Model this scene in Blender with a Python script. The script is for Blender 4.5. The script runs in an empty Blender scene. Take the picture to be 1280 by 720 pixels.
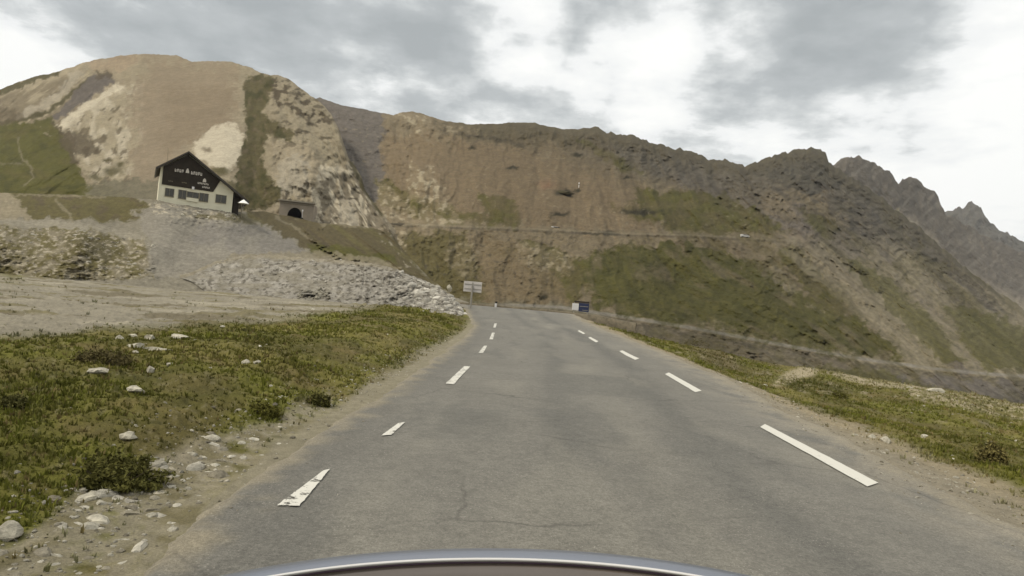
import bpy, bmesh, math, random
import numpy as np
from mathutils import Vector, Matrix
random.seed(7); rng = np.random.default_rng(7)
sc = bpy.context.scene; C = sc.collection
HAZE = 6e-5

# ------------------------------------------------------------------ camera
F = 800.0; CX, CY = 640.0, 360.0
CAM = np.array([0.0, 0.0, 1.6]); ROLL = math.radians(5.0); PITCH = math.atan(20/F)
fwd = np.array([0, math.cos(PITCH), math.sin(PITCH)])
r0 = np.array([1.0, 0, 0]); u0 = np.cross(r0, fwd)
RT = math.cos(ROLL)*r0 + math.sin(ROLL)*u0
UP = -math.sin(ROLL)*r0 + math.cos(ROLL)*u0
def ray(u, v):
    u = np.asarray(u, float); v = np.asarray(v, float)
    d = fwd + ((u-CX)/F)[..., None]*RT - ((v-CY)/F)[..., None]*UP
    return d / d[..., 1:2]                       # unit northward distance
def at(u, v, D):
    """a photo direction plus a northward distance -> world point"""
    return CAM + ray(u, v)*np.asarray(D, float)[..., None]
def proj(P):
    d = P - CAM; z = d@fwd; z = np.where(z < 0.05, 0.05, z)
    return CX + F*(d@RT)/z, CY - F*(d@UP)/z

# ------------------------------------------------------------------ noise
_perm = rng.permutation(256); _perm = np.concatenate([_perm, _perm, _perm])
_g = rng.normal(size=(256, 3)); _g /= np.linalg.norm(_g, axis=1)[:, None]
_perm = _perm.astype(np.int32); _g = _g.astype(np.float32); _gx, _gy, _gz = [np.ascontiguousarray(_g[:, i]) for i in range(3)]
def _pchunk(x, y, z):
    fx, fy, fz = np.floor(x), np.floor(y), np.floor(z)
    xf, yf, zf = (x-fx).astype(np.float32), (y-fy).astype(np.float32), (z-fz).astype(np.float32)
    xi, yi, zi = fx.astype(np.int32) & 255, fy.astype(np.int32) & 255, fz.astype(np.int32) & 255
    s = lambda t: t*t*t*(t*(t*6-15)+10)
    sx, sy, sz = s(xf), s(yf), s(zf); acc = 0
    for i in (0, 1):
        pi_ = _perm[xi+i]; wx = sx if i else 1-sx; ax = xf-i
        for j in (0, 1):
            pj = _perm[pi_+yi+j]; wy = wx*(sy if j else 1-sy); ay = yf-j
            for k in (0, 1):
                h = _perm[pj+zi+k]
                acc = acc+wy*(sz if k else 1-sz)*(_gx[h]*ax+_gy[h]*ay+_gz[h]*(zf-k))
    return acc*1.6
def perlin(x, y, z=0.0):
    x, y, z = np.broadcast_arrays(np.asarray(x, float), np.asarray(y, float), np.asarray(z, float))
    if x.size <= 16384: return _pchunk(x, y, z)
    sh = x.shape; x, y, z = x.ravel(), y.ravel(), z.ravel(); out = np.empty(x.size)
    for i in range(0, x.size, 16384): out[i:i+16384] = _pchunk(x[i:i+16384], y[i:i+16384], z[i:i+16384])
    return out.reshape(sh)
def fbm(x, y, z=0.0, o=5, gain=.5, lac=2.03):
    a, t, n = 1.0, 0.0, 0.0
    for i in range(o):
        t = t + a*perlin(x, y, np.asarray(z)+i*7.3); n += a
        x = x*lac; y = y*lac; z = np.asarray(z)*lac; a *= gain
    return t/n*1.5
def ridged(x, y, z=0.0, o=5, gain=.55, lac=2.1):
    a, t, n = 1.0, 0.0, 0.0
    for i in range(o):
        t = t + a*(1-2*np.abs(perlin(x, y, np.asarray(z)+i*5.1))); n += a
        x = x*lac; y = y*lac; z = np.asarray(z)*lac; a *= gain
    return t/n
def sst(a, b, x):
    t = np.clip((x-a)/(b-a), 0, 1); return t*t*(3-2*t)
def curve(pts):
    p = np.array(pts, float)
    return lambda u: np.interp(u, p[:, 0], p[:, 1])
def pmask(u, v, pts, soft=6.0):
    """soft inside-mask of a polygon"""
    p = np.array(pts, float); n = len(p)
    b0, b1 = p.min(0)-soft*2, p.max(0)+soft*2
    out = np.zeros(u.shape)
    sel = (u > b0[0]) & (u < b1[0]) & (v > b0[1]) & (v < b1[1])
    if not sel.any(): return out
    uu, vv = u[sel], v[sel]
    ins = np.zeros(uu.shape, bool); dm = np.full(uu.shape, 1e9)
    for i in range(n):
        x1, y1 = p[i]; x2, y2 = p[(i+1) % n]
        c = ((y1 > vv) != (y2 > vv)) & (uu < (x2-x1)*(vv-y1)/((y2-y1) or 1e-9)+x1)
        ins ^= c
        dx, dy = x2-x1, y2-y1; L2 = dx*dx+dy*dy or 1e-9
        t = np.clip(((uu-x1)*dx+(vv-y1)*dy)/L2, 0, 1)
        dm = np.minimum(dm, (uu-x1-t*dx)**2+(vv-y1-t*dy)**2)
    sd = np.where(ins, 1, -1)*np.sqrt(dm)
    out[sel] = sst(-soft, soft, sd)
    return out
_rn = {}
def rmask(u, v, pts, soft=6.0):
    key = (u.shape, round(float(u[0, 0])), round(float(v[0, 0])))
    if key not in _rn: _rn[key] = .9*fbm(u/11, v/8, 55.5, 5, .68)
    m = pmask(u, v, pts, soft*1.3)
    return np.where(m > 0, sst(.22, .78, m+_rn[key]*np.minimum(1, 4*m*(1.15-m))), 0)
def lmask(u, v, pts, w=2.0, soft=2.0):
    """soft mask of a polyline with half width w"""
    p = np.array(pts, float); dm = np.full(u.shape, 1e9)
    for i in range(len(p)-1):
        x1, y1 = p[i]; x2, y2 = p[i+1]; dx, dy = x2-x1, y2-y1; L2 = dx*dx+dy*dy or 1e-9
        t = np.clip(((u-x1)*dx+(v-y1)*dy)/L2, 0, 1)
        dm = np.minimum(dm, (u-x1-t*dx)**2+(v-y1-t*dy)**2)
    return 1-sst(w-soft*.5, w+soft*.5, np.sqrt(dm))
class TPS:
    def __init__(s, pts, vals, lam=1e-3, kind='tps'):
        s.p = np.array(pts, float); s.kind = kind; n = len(s.p)
        K = s.k(s.p, s.p)+lam*np.eye(n); Pm = np.hstack([np.ones((n, 1)), s.p])
        A = np.zeros((n+3, n+3)); A[:n, :n] = K; A[:n, n:] = Pm; A[n:, :n] = Pm.T
        s.w = np.linalg.solve(A, np.concatenate([np.array(vals, float), np.zeros(3)]))
    def k(s, a, b):
        d2 = ((a[:, None, :]-b[None, :, :])**2).sum(-1)
        return np.sqrt(d2) if s.kind == 'lin' else .5*d2*np.log(d2+1e-9)
    def __call__(s, x, y):
        sh = x.shape; q = np.stack([x.ravel(), y.ravel()], 1); out = np.empty(len(q))
        for i in range(0, len(q), 60000):
            qq = q[i:i+60000]; out[i:i+60000] = s.k(qq, s.p)@s.w[:-3]+s.w[-3]+qq@s.w[-2:]
        return out.reshape(sh)

# ------------------------------------------------------------------ mesh helpers
def props(o, label=None, cat=None, group=None, kind=None):
    if label: o['label'] = label
    if cat: o['category'] = cat
    if group: o['group'] = group
    if kind: o['kind'] = kind
    return o
def mesh_np(name, verts, faces, mat, col=None, smooth=True, parent=None):
    verts = np.asarray(verts, np.float32); faces = np.asarray(faces, np.int32)
    me = bpy.data.meshes.new(name); n = len(faces); k = faces.shape[1]
    me.vertices.add(len(verts)); me.vertices.foreach_set('co', verts.ravel())
    me.loops.add(n*k); me.loops.foreach_set('vertex_index', faces.ravel())
    me.polygons.add(n); me.polygons.foreach_set('loop_start', np.arange(n, dtype=np.int32)*k)
    me.polygons.foreach_set('loop_total', np.full(n, k, np.int32))
    me.update(calc_edges=True)
    me.polygons.foreach_set('use_smooth', np.full(n, smooth))
    if col is not None:
        a = me.color_attributes.new('Col', 'FLOAT_COLOR', 'POINT')
        c = np.ones((len(verts), 4), np.float32); c[:, :3] = col
        a.data.foreach_set('color', c.ravel())
    me.materials.append(mat)
    o = bpy.data.objects.new(name, me); C.objects.link(o)
    if parent: o.parent = parent
    return o
def grid_faces(nr, nc):
    i = np.arange(nr-1)[:, None]*nc+np.arange(nc-1)[None, :]; i = i.ravel()
    return np.stack([i, i+1, i+nc+1, i+nc], 1)
class MB:
    def __init__(s): s.v = []; s.f = []
    def box(s, c, size, rz=0.0, M=None):
        cx, cy, cz = c; sx, sy, sz = [q/2 for q in size]
        R = M or Matrix.Rotation(rz, 3, 'Z'); b = len(s.v)
        for dz in (-sz, sz):
            for dx, dy in ((-sx, -sy), (sx, -sy), (sx, sy), (-sx, sy)):
                s.v.append(tuple(Vector(c)+R@Vector((dx, dy, dz))))
        for f in ((3, 2, 1, 0), (4, 5, 6, 7), (0, 1, 5, 4), (1, 2, 6, 5), (2, 3, 7, 6), (3, 0, 4, 7)):
            s.f.append([b+i for i in f])
        return s
    def prism(s, poly, y0, y1):
        """polygon in x,z extruded along y (poly counter-clockwise seen from -y)"""
        b = len(s.v); n = len(poly)
        for y in (y0, y1):
            for x, z in poly: s.v.append((x, y, z))
        s.f.append([b+i for i in range(n)]); s.f.append([b+n+i for i in reversed(range(n))])
        for i in range(n):
            j = (i+1) % n; s.f.append([b+i, b+n+i, b+n+j, b+j])
        return s
    def tube(s, a, c, r0, r1=None, n=10):
        r0 = float(r0); r1 = r0 if r1 is None else float(r1); a = Vector(a); c = Vector(c); d = (c-a).normalized()
        x = d.orthogonal().normalized(); y = d.cross(x); b = len(s.v)
        for p, r in ((a, r0), (c, r1)):
            for i in range(n):
                t = 2*math.pi*i/n; s.v.append(tuple(p+r*(math.cos(t)*x+math.sin(t)*y)))
        for i in range(n):
            j = (i+1) % n; s.f.append([b+i, b+j, b+n+j, b+n+i])
        s.f.append([b+i for i in reversed(range(n))]); s.f.append([b+n+i for i in range(n)])
        return s
    def build(s, name, mat, parent=None, bevel=0.0, smooth=False):
        me = bpy.data.meshes.new(name); me.from_pydata(s.v, [], s.f); me.update()
        bm = bmesh.new(); bm.from_mesh(me); bmesh.ops.recalc_face_normals(bm, faces=bm.faces)
        if bevel: bmesh.ops.bevel(bm, geom=bm.edges[:], offset=bevel, segments=2, affect='EDGES', clamp_overlap=True)
        bm.to_mesh(me); bm.free()
        if smooth: me.polygons.foreach_set('use_smooth', [True]*len(me.polygons))
        me.materials.append(mat); o = bpy.data.objects.new(name, me); C.objects.link(o)
        if parent: o.parent = parent
        return o
def empty(name, loc, rz=0.0):
    o = bpy.data.objects.new(name, None); C.objects.link(o); o.location = loc; o.rotation_euler = (0, 0, rz)
    o.empty_display_size = .2; return o

# ------------------------------------------------------------------ materials
def mat_base(name):
    m = bpy.data.materials.new(name); m.use_nodes = True; nt = m.node_tree
    b = nt.nodes['Principled BSDF']; b.inputs['Specular IOR Level'].default_value = .2
    return m, nt, b
def node(nt, t, **kw):
    n = nt.nodes.new(t)
    for k, v in kw.items(): setattr(n, k, v)
    return n
def noise_node(nt, scale, detail=6, rough=.6, coord=None, vec=None):
    n = node(nt, 'ShaderNodeTexNoise'); n.inputs['Scale'].default_value = scale
    n.inputs['Detail'].default_value = detail; n.inputs['Roughness'].default_value = rough
    if coord is None: coord = node(nt, 'ShaderNodeTexCoord').outputs['Object']
    nt.links.new(coord, n.inputs['Vector']); return n
def mrange(nt, src, a, b, c, d):
    n = node(nt, 'ShaderNodeMapRange'); nt.links.new(src, n.inputs['Value'])
    for k, v in zip(('From Min', 'From Max', 'To Min', 'To Max'), (a, b, c, d)): n.inputs[k].default_value = v
    return n.outputs['Result']
def mul_col(nt, col, fac):
    n = node(nt, 'ShaderNodeMix', data_type='RGBA', blend_type='MULTIPLY'); n.inputs['Factor'].default_value = 1
    nt.links.new(col, n.inputs['A']); nt.links.new(fac, n.inputs['B']); return n.outputs['Result']
def terrain_mat(name, scales, amps, bump_scale, bump_dist, rough=.95, stretch=None):
    m, nt, b = mat_base(name)
    a = node(nt, 'ShaderNodeVertexColor', layer_name='Col'); col = a.outputs['Color']
    tc = node(nt, 'ShaderNodeTexCoord').outputs['Object']
    for s, am in zip(scales, amps):
        nn = noise_node(nt, s, 5, .65, tc)
        col = mul_col(nt, col, mrange(nt, nn.outputs['Fac'], .3, .7, 1-am, 1+am))
    nt.links.new(col, b.inputs['Base Color'])
    b.inputs['Roughness'].default_value = rough; b.inputs['Specular IOR Level'].default_value = .1
    bn = noise_node(nt, bump_scale, 8, .7, tc)
    bp = node(nt, 'ShaderNodeBump'); bp.inputs['Strength'].default_value = 1; bp.inputs['Distance'].default_value = bump_dist
    nt.links.new(bn.outputs['Fac'], bp.inputs['Height']); nt.links.new(bp.outputs['Normal'], b.inputs['Normal'])
    return m
def plain(name, col, rough=.7, metal=0, var=.12, vs=8.0, bump=0.0, spec=.3, coord='Object'):
    m, nt, b = mat_base(name)
    tc = node(nt, 'ShaderNodeTexCoord').outputs[coord]
    n = noise_node(nt, vs, 5, .6, tc)
    rgb = node(nt, 'ShaderNodeRGB'); rgb.outputs[0].default_value = (*col, 1)
    nt.links.new(mul_col(nt, rgb.outputs[0], mrange(nt, n.outputs['Fac'], .3, .7, 1-var, 1+var)), b.inputs['Base Color'])
    b.inputs['Roughness'].default_value = rough; b.inputs['Metallic'].default_value = metal
    b.inputs['Specular IOR Level'].default_value = spec
    if bump:
        bp = node(nt, 'ShaderNodeBump'); bp.inputs['Distance'].default_value = bump; bp.inputs['Strength'].default_value = 1
        nt.links.new(n.outputs['Fac'], bp.inputs['Height']); nt.links.new(bp.outputs['Normal'], b.inputs['Normal'])
    return m

# albedo palette (linear)
A = lambda *c: np.array(c, float)
GREEN = A(.068, .063, .014); GREEN2 = A(.088, .078, .020); DGREEN = A(.035, .033, .010)
OLIVE = A(.094, .078, .027)
TAN = A(.155, .122, .075); OTAN = A(.150, .112, .062); BROWN = A(.095, .072, .042)
GREY = A(.132, .112, .084); DGREY = A(.085, .075, .060); WHITE = A(.30, .26, .19); CREAM = A(.245, .205, .135)
GRAVEL = A(.215, .19, .14); LILAC = A(.115, .099, .083); SAND = A(.22, .185, .12)
class Paint:
    def __init__(s, shape, base): s.c = np.empty(shape+(3,)); s.c[:] = base
    def mix(s, col, m):
        m = np.clip(m, 0, 1)[..., None]; s.c = s.c*(1-m)+np.asarray(col)*m
    def mul(s, f): s.c = s.c*np.asarray(f)[..., None]

# ------------------------------------------------------------------ sheets of far terrain
def sheet(name, u0_, u1_, du, vtop, vbot, nrow, ctrl, relief, paint, mat, jag=0.0, jagf=.05, back=(18, .55), label=None, hole=None):
    us = np.arange(u0_, u1_+du, du); nc = len(us)
    t = np.linspace(0, 1, nrow)[:, None]
    vt = vtop(us)
    j = fbm(us*jagf, 3.3, 1.7, 6, .62)*jag(us) if callable(jag) else fbm(us*jagf, 3.3, 1.7, 6, .62)*jag
    vt = vt+j; vb = np.maximum(vbot(us), vt+2)
    v = vb[None, :]+(vt-vb)[None, :]*t; u = np.broadcast_to(us, v.shape)
    T = TPS([(a/100, b/100) for a, b, _ in ctrl], [math.log(d) for *_, d in ctrl], 1e-3)
    lD = T(u/100, v/100)
    lD = lD+relief(u, v, vt[None, :])
    D = np.exp(lD); P = at(u, v, D)
    P0 = Paint(u.shape, TAN); paint(P0, u, v, vt[None, :])
    # rear side of the ridge
    nb, fall = back; rows = []
    top = P[-1]; dirn = (top-CAM)[:, :2]; dist = np.linalg.norm(dirn, axis=1, keepdims=True); dirn = dirn/dist
    for k in range(1, nb+1):
        step = dist*0.012*k**1.25
        q = np.concatenate([top[:, :2]+dirn*step, (top[:, 2:]-fall*step*(k/nb)**.35)], 1); rows.append(q)
    P = np.concatenate([P]+[r[None] for r in rows]); c = np.concatenate([P0.c, np.repeat(P0.c[-1:], nb, 0)])
    fc = grid_faces(P.shape[0], nc)
    if hole:
        hu, hv = proj(P.reshape(-1, 3)[fc].mean(1)); hk = (((hu-hole[0])/hole[2])**2+((hv-hole[1])/hole[3])**2 < 1) & (fc[:, 0] < (P.shape[0]-nb-2)*nc); fc = fc[~hk]
    o = mesh_np(name, P.reshape(-1, 3), fc, mat, c.reshape(-1, 3))
    props(o, kind='structure')
    if label: o['label'] = label
    return o, T
def warp(u, v, s=25., a=7., z=0.):
    return u+a*fbm(u/s, v/s, 11+z, 4), v+a*fbm(u/s, v/s, 31+z, 4)

M_far = terrain_mat('far_rock', (.004, .03), (.15, .2), .02, 12)
M_mtn = terrain_mat('mountain_slope', (.03, .25, 1.3), (.08, .14, .18), .35, .8)
M_hill = terrain_mat('limestone_hill', (.04, .3, 1.5), (.07, .13, .18), .5, .7)
M_mid = terrain_mat('slag_slope', (.1, .8, 4.), (.1, .16, .2), 1.6, .22)

# ---- far crags
crag2 = curve([(980,330),(1030,215),(1042,205),(1052,197),(1062,195),(1075,195),(1085,201),(1097,206),(1108,214),(1116,219),(1122,229),(1127,226),(1133,223),(1145,224),(1150,229),(1157,235),(1165,239),(1172,245),(1176,255),(1182,265),(1200,275),(1225,292),(1280,315),(1500,420)])
def rel_crag(f, a):
    return lambda u, v, vt: -a*ridged((u-(v-200)*.25)/f, v/(f*1.6), 2.2, 6, .6)*sst(-10, 5, v-vt)
def paint_crag2(P, u, v, vt):
    uw, vw = warp(u, v, 18, 8); P.mix(A(.20,.17,.125), np.ones(u.shape))
    rock = 1-sst(36, 60, vw-vt-(u-1042)*.05); P.mix(A(.098,.083,.064), rock*np.ones(u.shape)); P.mix(A(.165,.145,.115), rock*sst(.0,.5,fbm((u+v)/10,v/24,15,4))*.6)
    P.mix(SAND*1.25, rmask(uw, vw, [(1120,262),(1150,300),(1205,345),(1250,380),(1300,420),(1230,400),(1160,330),(1100,275)], 6)*.9)
    P.mix(A(.09,.08,.07), sst(.35,.7, fbm(u/14,v/9,5,4))*(1-rock)*.5)
sheet('far_crag', 960, 1560, 1.6, crag2, curve([(960,420),(1560,520)]), 150,
      [(980,220,1150),(1060,195,1250),(1180,262,1400),(1280,315,1500),(1560,440,1500),(960,420,800),(1280,480,850),(1560,520,900)],
      rel_crag(22, .016), paint_crag2, M_far, jag=6., jagf=.085)
crag3 = curve([(1140,300),(1170,272),(1182,265),(1192,262),(1198,259),(1203,262),(1208,256),(1215,254),(1220,255),(1227,261),(1232,270),(1240,279),(1250,287),(1262,294),(1272,299),(1280,303),(1330,318),(1600,400)])
def paint_crag3(P, u, v, vt):
    P.mix(A(.08,.072,.058), np.ones(u.shape)); P.mix(A(.17,.15,.12), sst(30,60,v-vt)*np.ones(u.shape))
sheet('far_crag', 1130, 1620, 1.6, crag3, curve([(1130,420),(1620,520)]), 110,
      [(1140,300,2300),(1215,254,2400),(1400,340,2500),(1620,400,2500),(1130,420,1500),(1380,470,1500),(1620,520,1500)],
      rel_crag(17, .02), paint_crag3, M_far, jag=6., jagf=.11)

# ---- main mountain
mtop = curve([(330,150),(400,122),(415,128),(440,134),(470,140),(485,143),(492,144),(500,141),(515,139),(527,141),(540,146),(555,151),(570,153),(590,155),(610,155),(630,154),(655,153),(668,153),(685,158),(705,161),(725,161),(738,159),(748,160),(757,163),(770,168),(800,172),(820,179),(832,184),(850,186),(866,190),(880,195),(893,199),(905,199),(920,204),(932,206),(945,201),(960,196),(972,191),(985,190),(992,186),(1005,185),(1017,184),(1026,187),(1032,192),(1036,202),(1046,211),(1065,222),(1085,236),(1105,250),(1130,268),(1155,290),(1185,315),(1215,340),(1245,362),(1280,388),(1330,425),(1420,470),(1560,520)])
mbot = curve([(330,330),(500,400),(700,408),(800,450),(1280,560),(1560,640)])
UPROAD = [(380,277),(420,279),(462,281),(520,281),(600,284),(700,288),(780,292),(860,294),(940,298),(1000,302)]
upv = curve(UPROAD)
TRACK = [(640,381),(700,384),(740,390),(780,396),(860,409),(930,422),(1000,435),(1080,449),(1170,461),(1230,467),(1300,472),(1500,488)]
trv = curve(TRACK)
mctrl = [(330,150,470),(420,130,450),(515,140,450),(650,153,470),(800,172,510),(900,198,570),(1015,184,700),(1105,250,700),(1200,328,620),(1280,388,540),(1420,470,450),(1560,520,400),
  (380,278,225),(480,281,235),(600,284,238),(700,288,248),(860,294,270),(1000,302,310),
  (500,340,190),(600,340,190),(700,340,195),(850,350,210),(1000,360,235),(1130,380,290),
  (500,400,150),(600,388,152),(700,386,150),(780,397,145),(860,411,143),(1000,437,146),(1170,463,160),(1280,473,180),(1500,489,200),
  (800,450,112),(1000,490,112),(1280,560,110),(1560,640,110)]
def flowq(u, v):
    k = 1.15*sst(650, 1050, u)
    return u-(v-250)*k
def calm_(u, v, d): return 1-sst(480,560,u)*(1-sst(760,840,u))*sst(16,45,d)*(1-sst(275,290,v))
def rel_m(u, v, vt):
    q = flowq(u, v); d = v-vt
    wu = u+9*fbm(u/40, v/40, 3, 3)
    top = (1-sst(18, 75, d-12*sst(850,950,u)*3))*sst(640, 800, u)
    r = -.040*ridged((q+8*fbm(u/30,v/30,8,3))/34, v/120, .5, 5, .5)*sst(450, 520, u)
    r += -.024*top*ridged(wu/20, v/13, 9.1, 6, .62)
    calm = 1-.6*sst(480,560,u)*(1-sst(760,840,u))*sst(16,45,d)*(1-sst(275,290,v))
    r *= .4+.6*calm; r += -.015*calm*fbm(u/16, v/14, 4.4, 6, .62)
    r += -.008*(.35+sst(.1,.6,fbm(u/70,v/60,13,3)))*ridged(u/11, v/9, 14.4, 4, .6)
    # road cut of the upper road and of the track in the valley
    uv = v-upv(u); m = sst(380, 420, u)*(1-sst(985, 1020, u))
    r += m*(.012*np.exp(-((uv+2.5)/2.2)**2)*-1+.02*(1-sst(-2.5, 1.0, uv))*np.exp(-np.clip(-uv,0,99)/35.))
    tv = v-trv(u); mt = sst(650, 700, u)
    r += mt*.035*(1-sst(-3, 3, tv))*np.exp(-np.clip(-tv,0,99)/30.)
    # knoll at (530,235)
    r += -.035*np.exp(-(((u-533)/20)**2+((v-230)/22)**2))-.02*np.exp(-(((u-515)/30)**2+((v-150)/12)**2))
    return r*sst(-2, 9, d)
def paint_m(P, u, v, vt):
    uw, vw = warp(u, v, 26, 9); uf, vf = warp(u, v, 9, 4, 50.); d = v-vt
    o = np.ones(u.shape)
    P.mix(TAN, o)
    P.mix(A(.147,.108,.063), rmask(uw, vw, [(470,165),(600,170),(760,200),(830,250),(820,290),(600,282),(500,260),(470,200)], 14)*.85)
    P.mix(A(.118,.092,.055), rmask(uw, vw, [(600,155),(800,176),(860,230),(780,235),(700,200),(600,178)], 10)*.6)
    P.mix(A(.105,.082,.048), rmask(uw, vw, [(540,148),(700,160),(760,168),(800,185),(770,190),(690,182),(600,176),(550,166)], 5)*.9)
    # grey scree at left and centre right
    P.mix(LILAC*.93, rmask(uw, vw, [(380,100),(487,141),(480,180),(478,225),(470,262),(440,240),(380,150)], 6)*.95)
    P.mix(A(.125,.104,.082), rmask(uw, vw, [(770,180),(860,190),(960,230),(1060,290),(1150,370),(1290,480),(1200,465),(1120,440),(1040,340),(960,290),(880,245),(820,215)], 12)*.95)
    P.mix(GREY*.85, rmask(uw, vw, [(1010,230),(1130,290),(1260,400),(1300,420),(1200,400),(1100,340)], 12)*.8)
    P.mix(TAN*1.1, rmask(uw, vw, [(930,265),(1000,290),(1080,350),(1180,455),(1130,450),(1060,380),(980,320)], 8)*.55)
    P.mix(TAN*.95, rmask(uw, vw, [(900,215),(990,240),(1000,275),(960,270),(910,240)], 10)*.8)
    # rocky crown
    top = (1-sst(22, 60, d+8*fbm(u/20,v/20,2,4)))*sst(690, 800, u)
    P.mix(A(.070,.059,.040), top*.85)
    P.mix(A(.14,.12,.09), top*sst(.3,.7,ridged(u/16,v/9,4.2,4))*.6)
    P.mix(A(.078,.068,.048), rmask(uw, vw, [(928,206),(950,196),(1016,182),(1040,205),(1050,230),(1020,240),(960,222)], 5)*.85)
    P.mix(A(.065,.056,.044), sst(.18,.5, fbm(flowq(u,v)/20, v/8, 44, 4))*rmask(uw, vw, [(920,215),(1040,215),(1180,320),(1150,345),(1100,330),(1000,270)], 14)*.75)
    P.mix(A(.06,.054,.044), rmask(uf, vf, [(1108,300),(1128,310),(1150,330),(1158,342),(1140,338),(1118,322)], 5)*.8)
    P.mix(A(.088,.072,.042), (1-sst(6,26,d+10*fbm(u/24,v/20,202,4)))*sst(560,600,u)*.8)
    P.mix(A(.062,.052,.036), sst(.1,.4,fbm(flowq(u,v)/14, v/10, 144, 5, .62))*sst(820,960,u)*(1-sst(60,150,d))*.6)
    # greens
    g1 = rmask(uw, vw, [(728,330),(775,306),(840,308),(880,312),(940,330),(990,365),(1035,388),(1080,404),(1112,428),(1128,446),(1070,446),(990,432),(920,421),(850,405),(790,396),(755,388),(733,360)], 11)
    P.mix(GREEN*.92, g1*.95)
    P.mix(DGREEN*1.25, g1*sst(-.1,.5,fbm(u/30,v/22,6,4))*.55)
    P.mix(OLIVE*.95, g1*sst(.05,.5,fbm(flowq(u,v)/18,v/50,16,4))*.5); P.mix(TAN*.9, g1*sst(.1,.4,fbm(u/18,v/22,116,4))*sst(-20,0,v-trv(u)+8)*.8)
    for pl, w in (([(650,300),(700,310),(735,330),(725,380),(690,372),(655,330)], .8), ([(788,234),(850,240),(905,243),(962,274),(985,291),(900,292),(840,290),(803,270)], .9),
                  ([(600,240),(640,250),(655,282),(612,284)], .7), ([(465,222),(520,240),(570,262),(640,275),(590,284),(480,262)], .7),
                  ([(968,306),(1003,308),(1036,350),(1075,398),(1120,444),(1075,436),(1025,385),(990,345)], .85), ([(1058,328),(1090,336),(1130,362),(1172,405),(1214,458),(1180,452),(1135,405),(1100,372)], .85),
                  ([(1180,383),(1230,388),(1300,412),(1340,470),(1230,460),(1200,420)], .9), ([(1000,262),(1040,275),(1050,300),(1020,292)], .7),
                  ([(760,255),(830,262),(850,275),(790,275)], .6), ([(720,170),(760,190),(800,215),(780,215),(735,192)], .6)):
        P.mix(OLIVE*.85, rmask(uw, vw, pl, 5)*w)
        P.mix(A(.074,.069,.014), rmask(uw, vw, pl, 5)*w*sst(-.2,.3,fbm(u/22,v/18,26,4))*.8)
    P.mix(OLIVE*.85, sst(.02,.4,fbm(u/50,v/36,61,5,.6))*sst(285,310,v)*.7); 
    # pale streaks running down the gullies
    st = sst(.35,.62, ridged((flowq(u,v)+6*fbm(u/25,v/25,18,3))/44, v/260, 21.5, 3, .5))
    P.mix(SAND*.95, st*sst(930,1010,u)*sst(285,320,v)*.7*(1-.9*g1))
    P.mix(SAND, lmask(uf, vf, [(1050,322),(1100,362),(1130,398),(1165,440),(1180,462)], 3.2, 4)*.95)
    P.mix(SAND*.9, lmask(uf, vf, [(1040,318),(1075,345),(1105,380),(1140,430),(1155,456)], 3.8, 4)*.8)
    P.mix(SAND*.8, rmask(uf, vf, [(955,330),(975,338),(1000,365),(985,368),(965,352)], 4)*.7)
    P.mix(SAND*.75, lmask(uf, vf, [(870,305),(880,325),(888,338)], 1.5, 2)*.7)
    P.mix(A(.055,.045,.028), lmask(uf, vf, [(572,166),(600,172),(640,178),(656,184)], 1.8, 3)*.8)
    # lower left face: orange earth, rock patches
    P.mix(OTAN*.95, rmask(uw, vw, [(580,300),(640,300),(700,350),(715,385),(560,385),(555,330)], 12)*.8)
    P.mix(OLIVE*.8, rmask(uw, vw, [(480,290),(580,290),(600,340),(610,385),(540,385),(500,340)], 10)*.85)
    P.mix(A(.13,.115,.075), rmask(uw, vw, [(540,376),(700,378),(760,392),(760,400),(540,400)], 5)*.7)
    rk = sst(.0,.35,fbm(u/9,v/7,91,4))
    for pl, w in (([(512,208),(540,206),(552,235),(560,262),(505,250)], .9), ([(470,225),(520,262),(575,268),(590,282),(480,282)], .8),
                  ([(480,285),(510,285),(500,330),(480,310)], .8), ([(640,300),(720,318),(710,345),(650,330)], .6), ([(495,138),(540,145),(530,165),(505,160)], .9),
                  ([(560,300),(600,310),(590,350),(560,340)], .4), ([(820,400),(900,405),(1000,435),(850,412)], .6), ([(540,150),(600,165),(570,170)], .5)):
        m = rmask(uw, vw, pl, 6); P.mix(TAN*1.25, m*w*.6); P.mix(CREAM*1.15, m*w*rk)
    P.mix(A(.05,.042,.028), sst(.35,.6,fbm(u/8,v/5,97,4))*sst(285,300,v)*(1-sst(620,800,u))*.6)
    # dark bushes / outcrops on scree
    for cx, cy, rx, ry in ((706,241,13,5),(640,210,8,2.5),(722,238,4,2),(700,268,12,3),(722,194,7,2.5),(784,222,8,2),(758,291,18,2.6),(735,291,10,2),(800,265,30,4),(680,371,6,5),(590,185,5,3)):
        P.mix(A(.028,.024,.012), np.exp(-(((uf-cx)/rx)**2+((vf-cy)/ry)**2)**2)*.95)
    P.mix(A(.19,.10,.06), np.exp(-(((uf-684)/9)**2+((vf-231)/6)**2))*.5)
    # scattered pale stones
    P.mix(SAND, sst(.42,.6,fbm(u/5.5,v/4,71,3))*sst(-.1,.4,fbm(u/70,v/60,72,3))*.5*sst(12,30,d))
    # upper road: narrow pale shelf with its retaining wall's shadow painted dark beneath
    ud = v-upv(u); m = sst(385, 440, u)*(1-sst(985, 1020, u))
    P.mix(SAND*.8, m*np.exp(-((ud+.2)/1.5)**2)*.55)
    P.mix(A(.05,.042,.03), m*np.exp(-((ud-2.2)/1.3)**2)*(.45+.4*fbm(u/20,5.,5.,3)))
    # valley track
    td = v-trv(u); mt = sst(600, 660, u)
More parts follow.
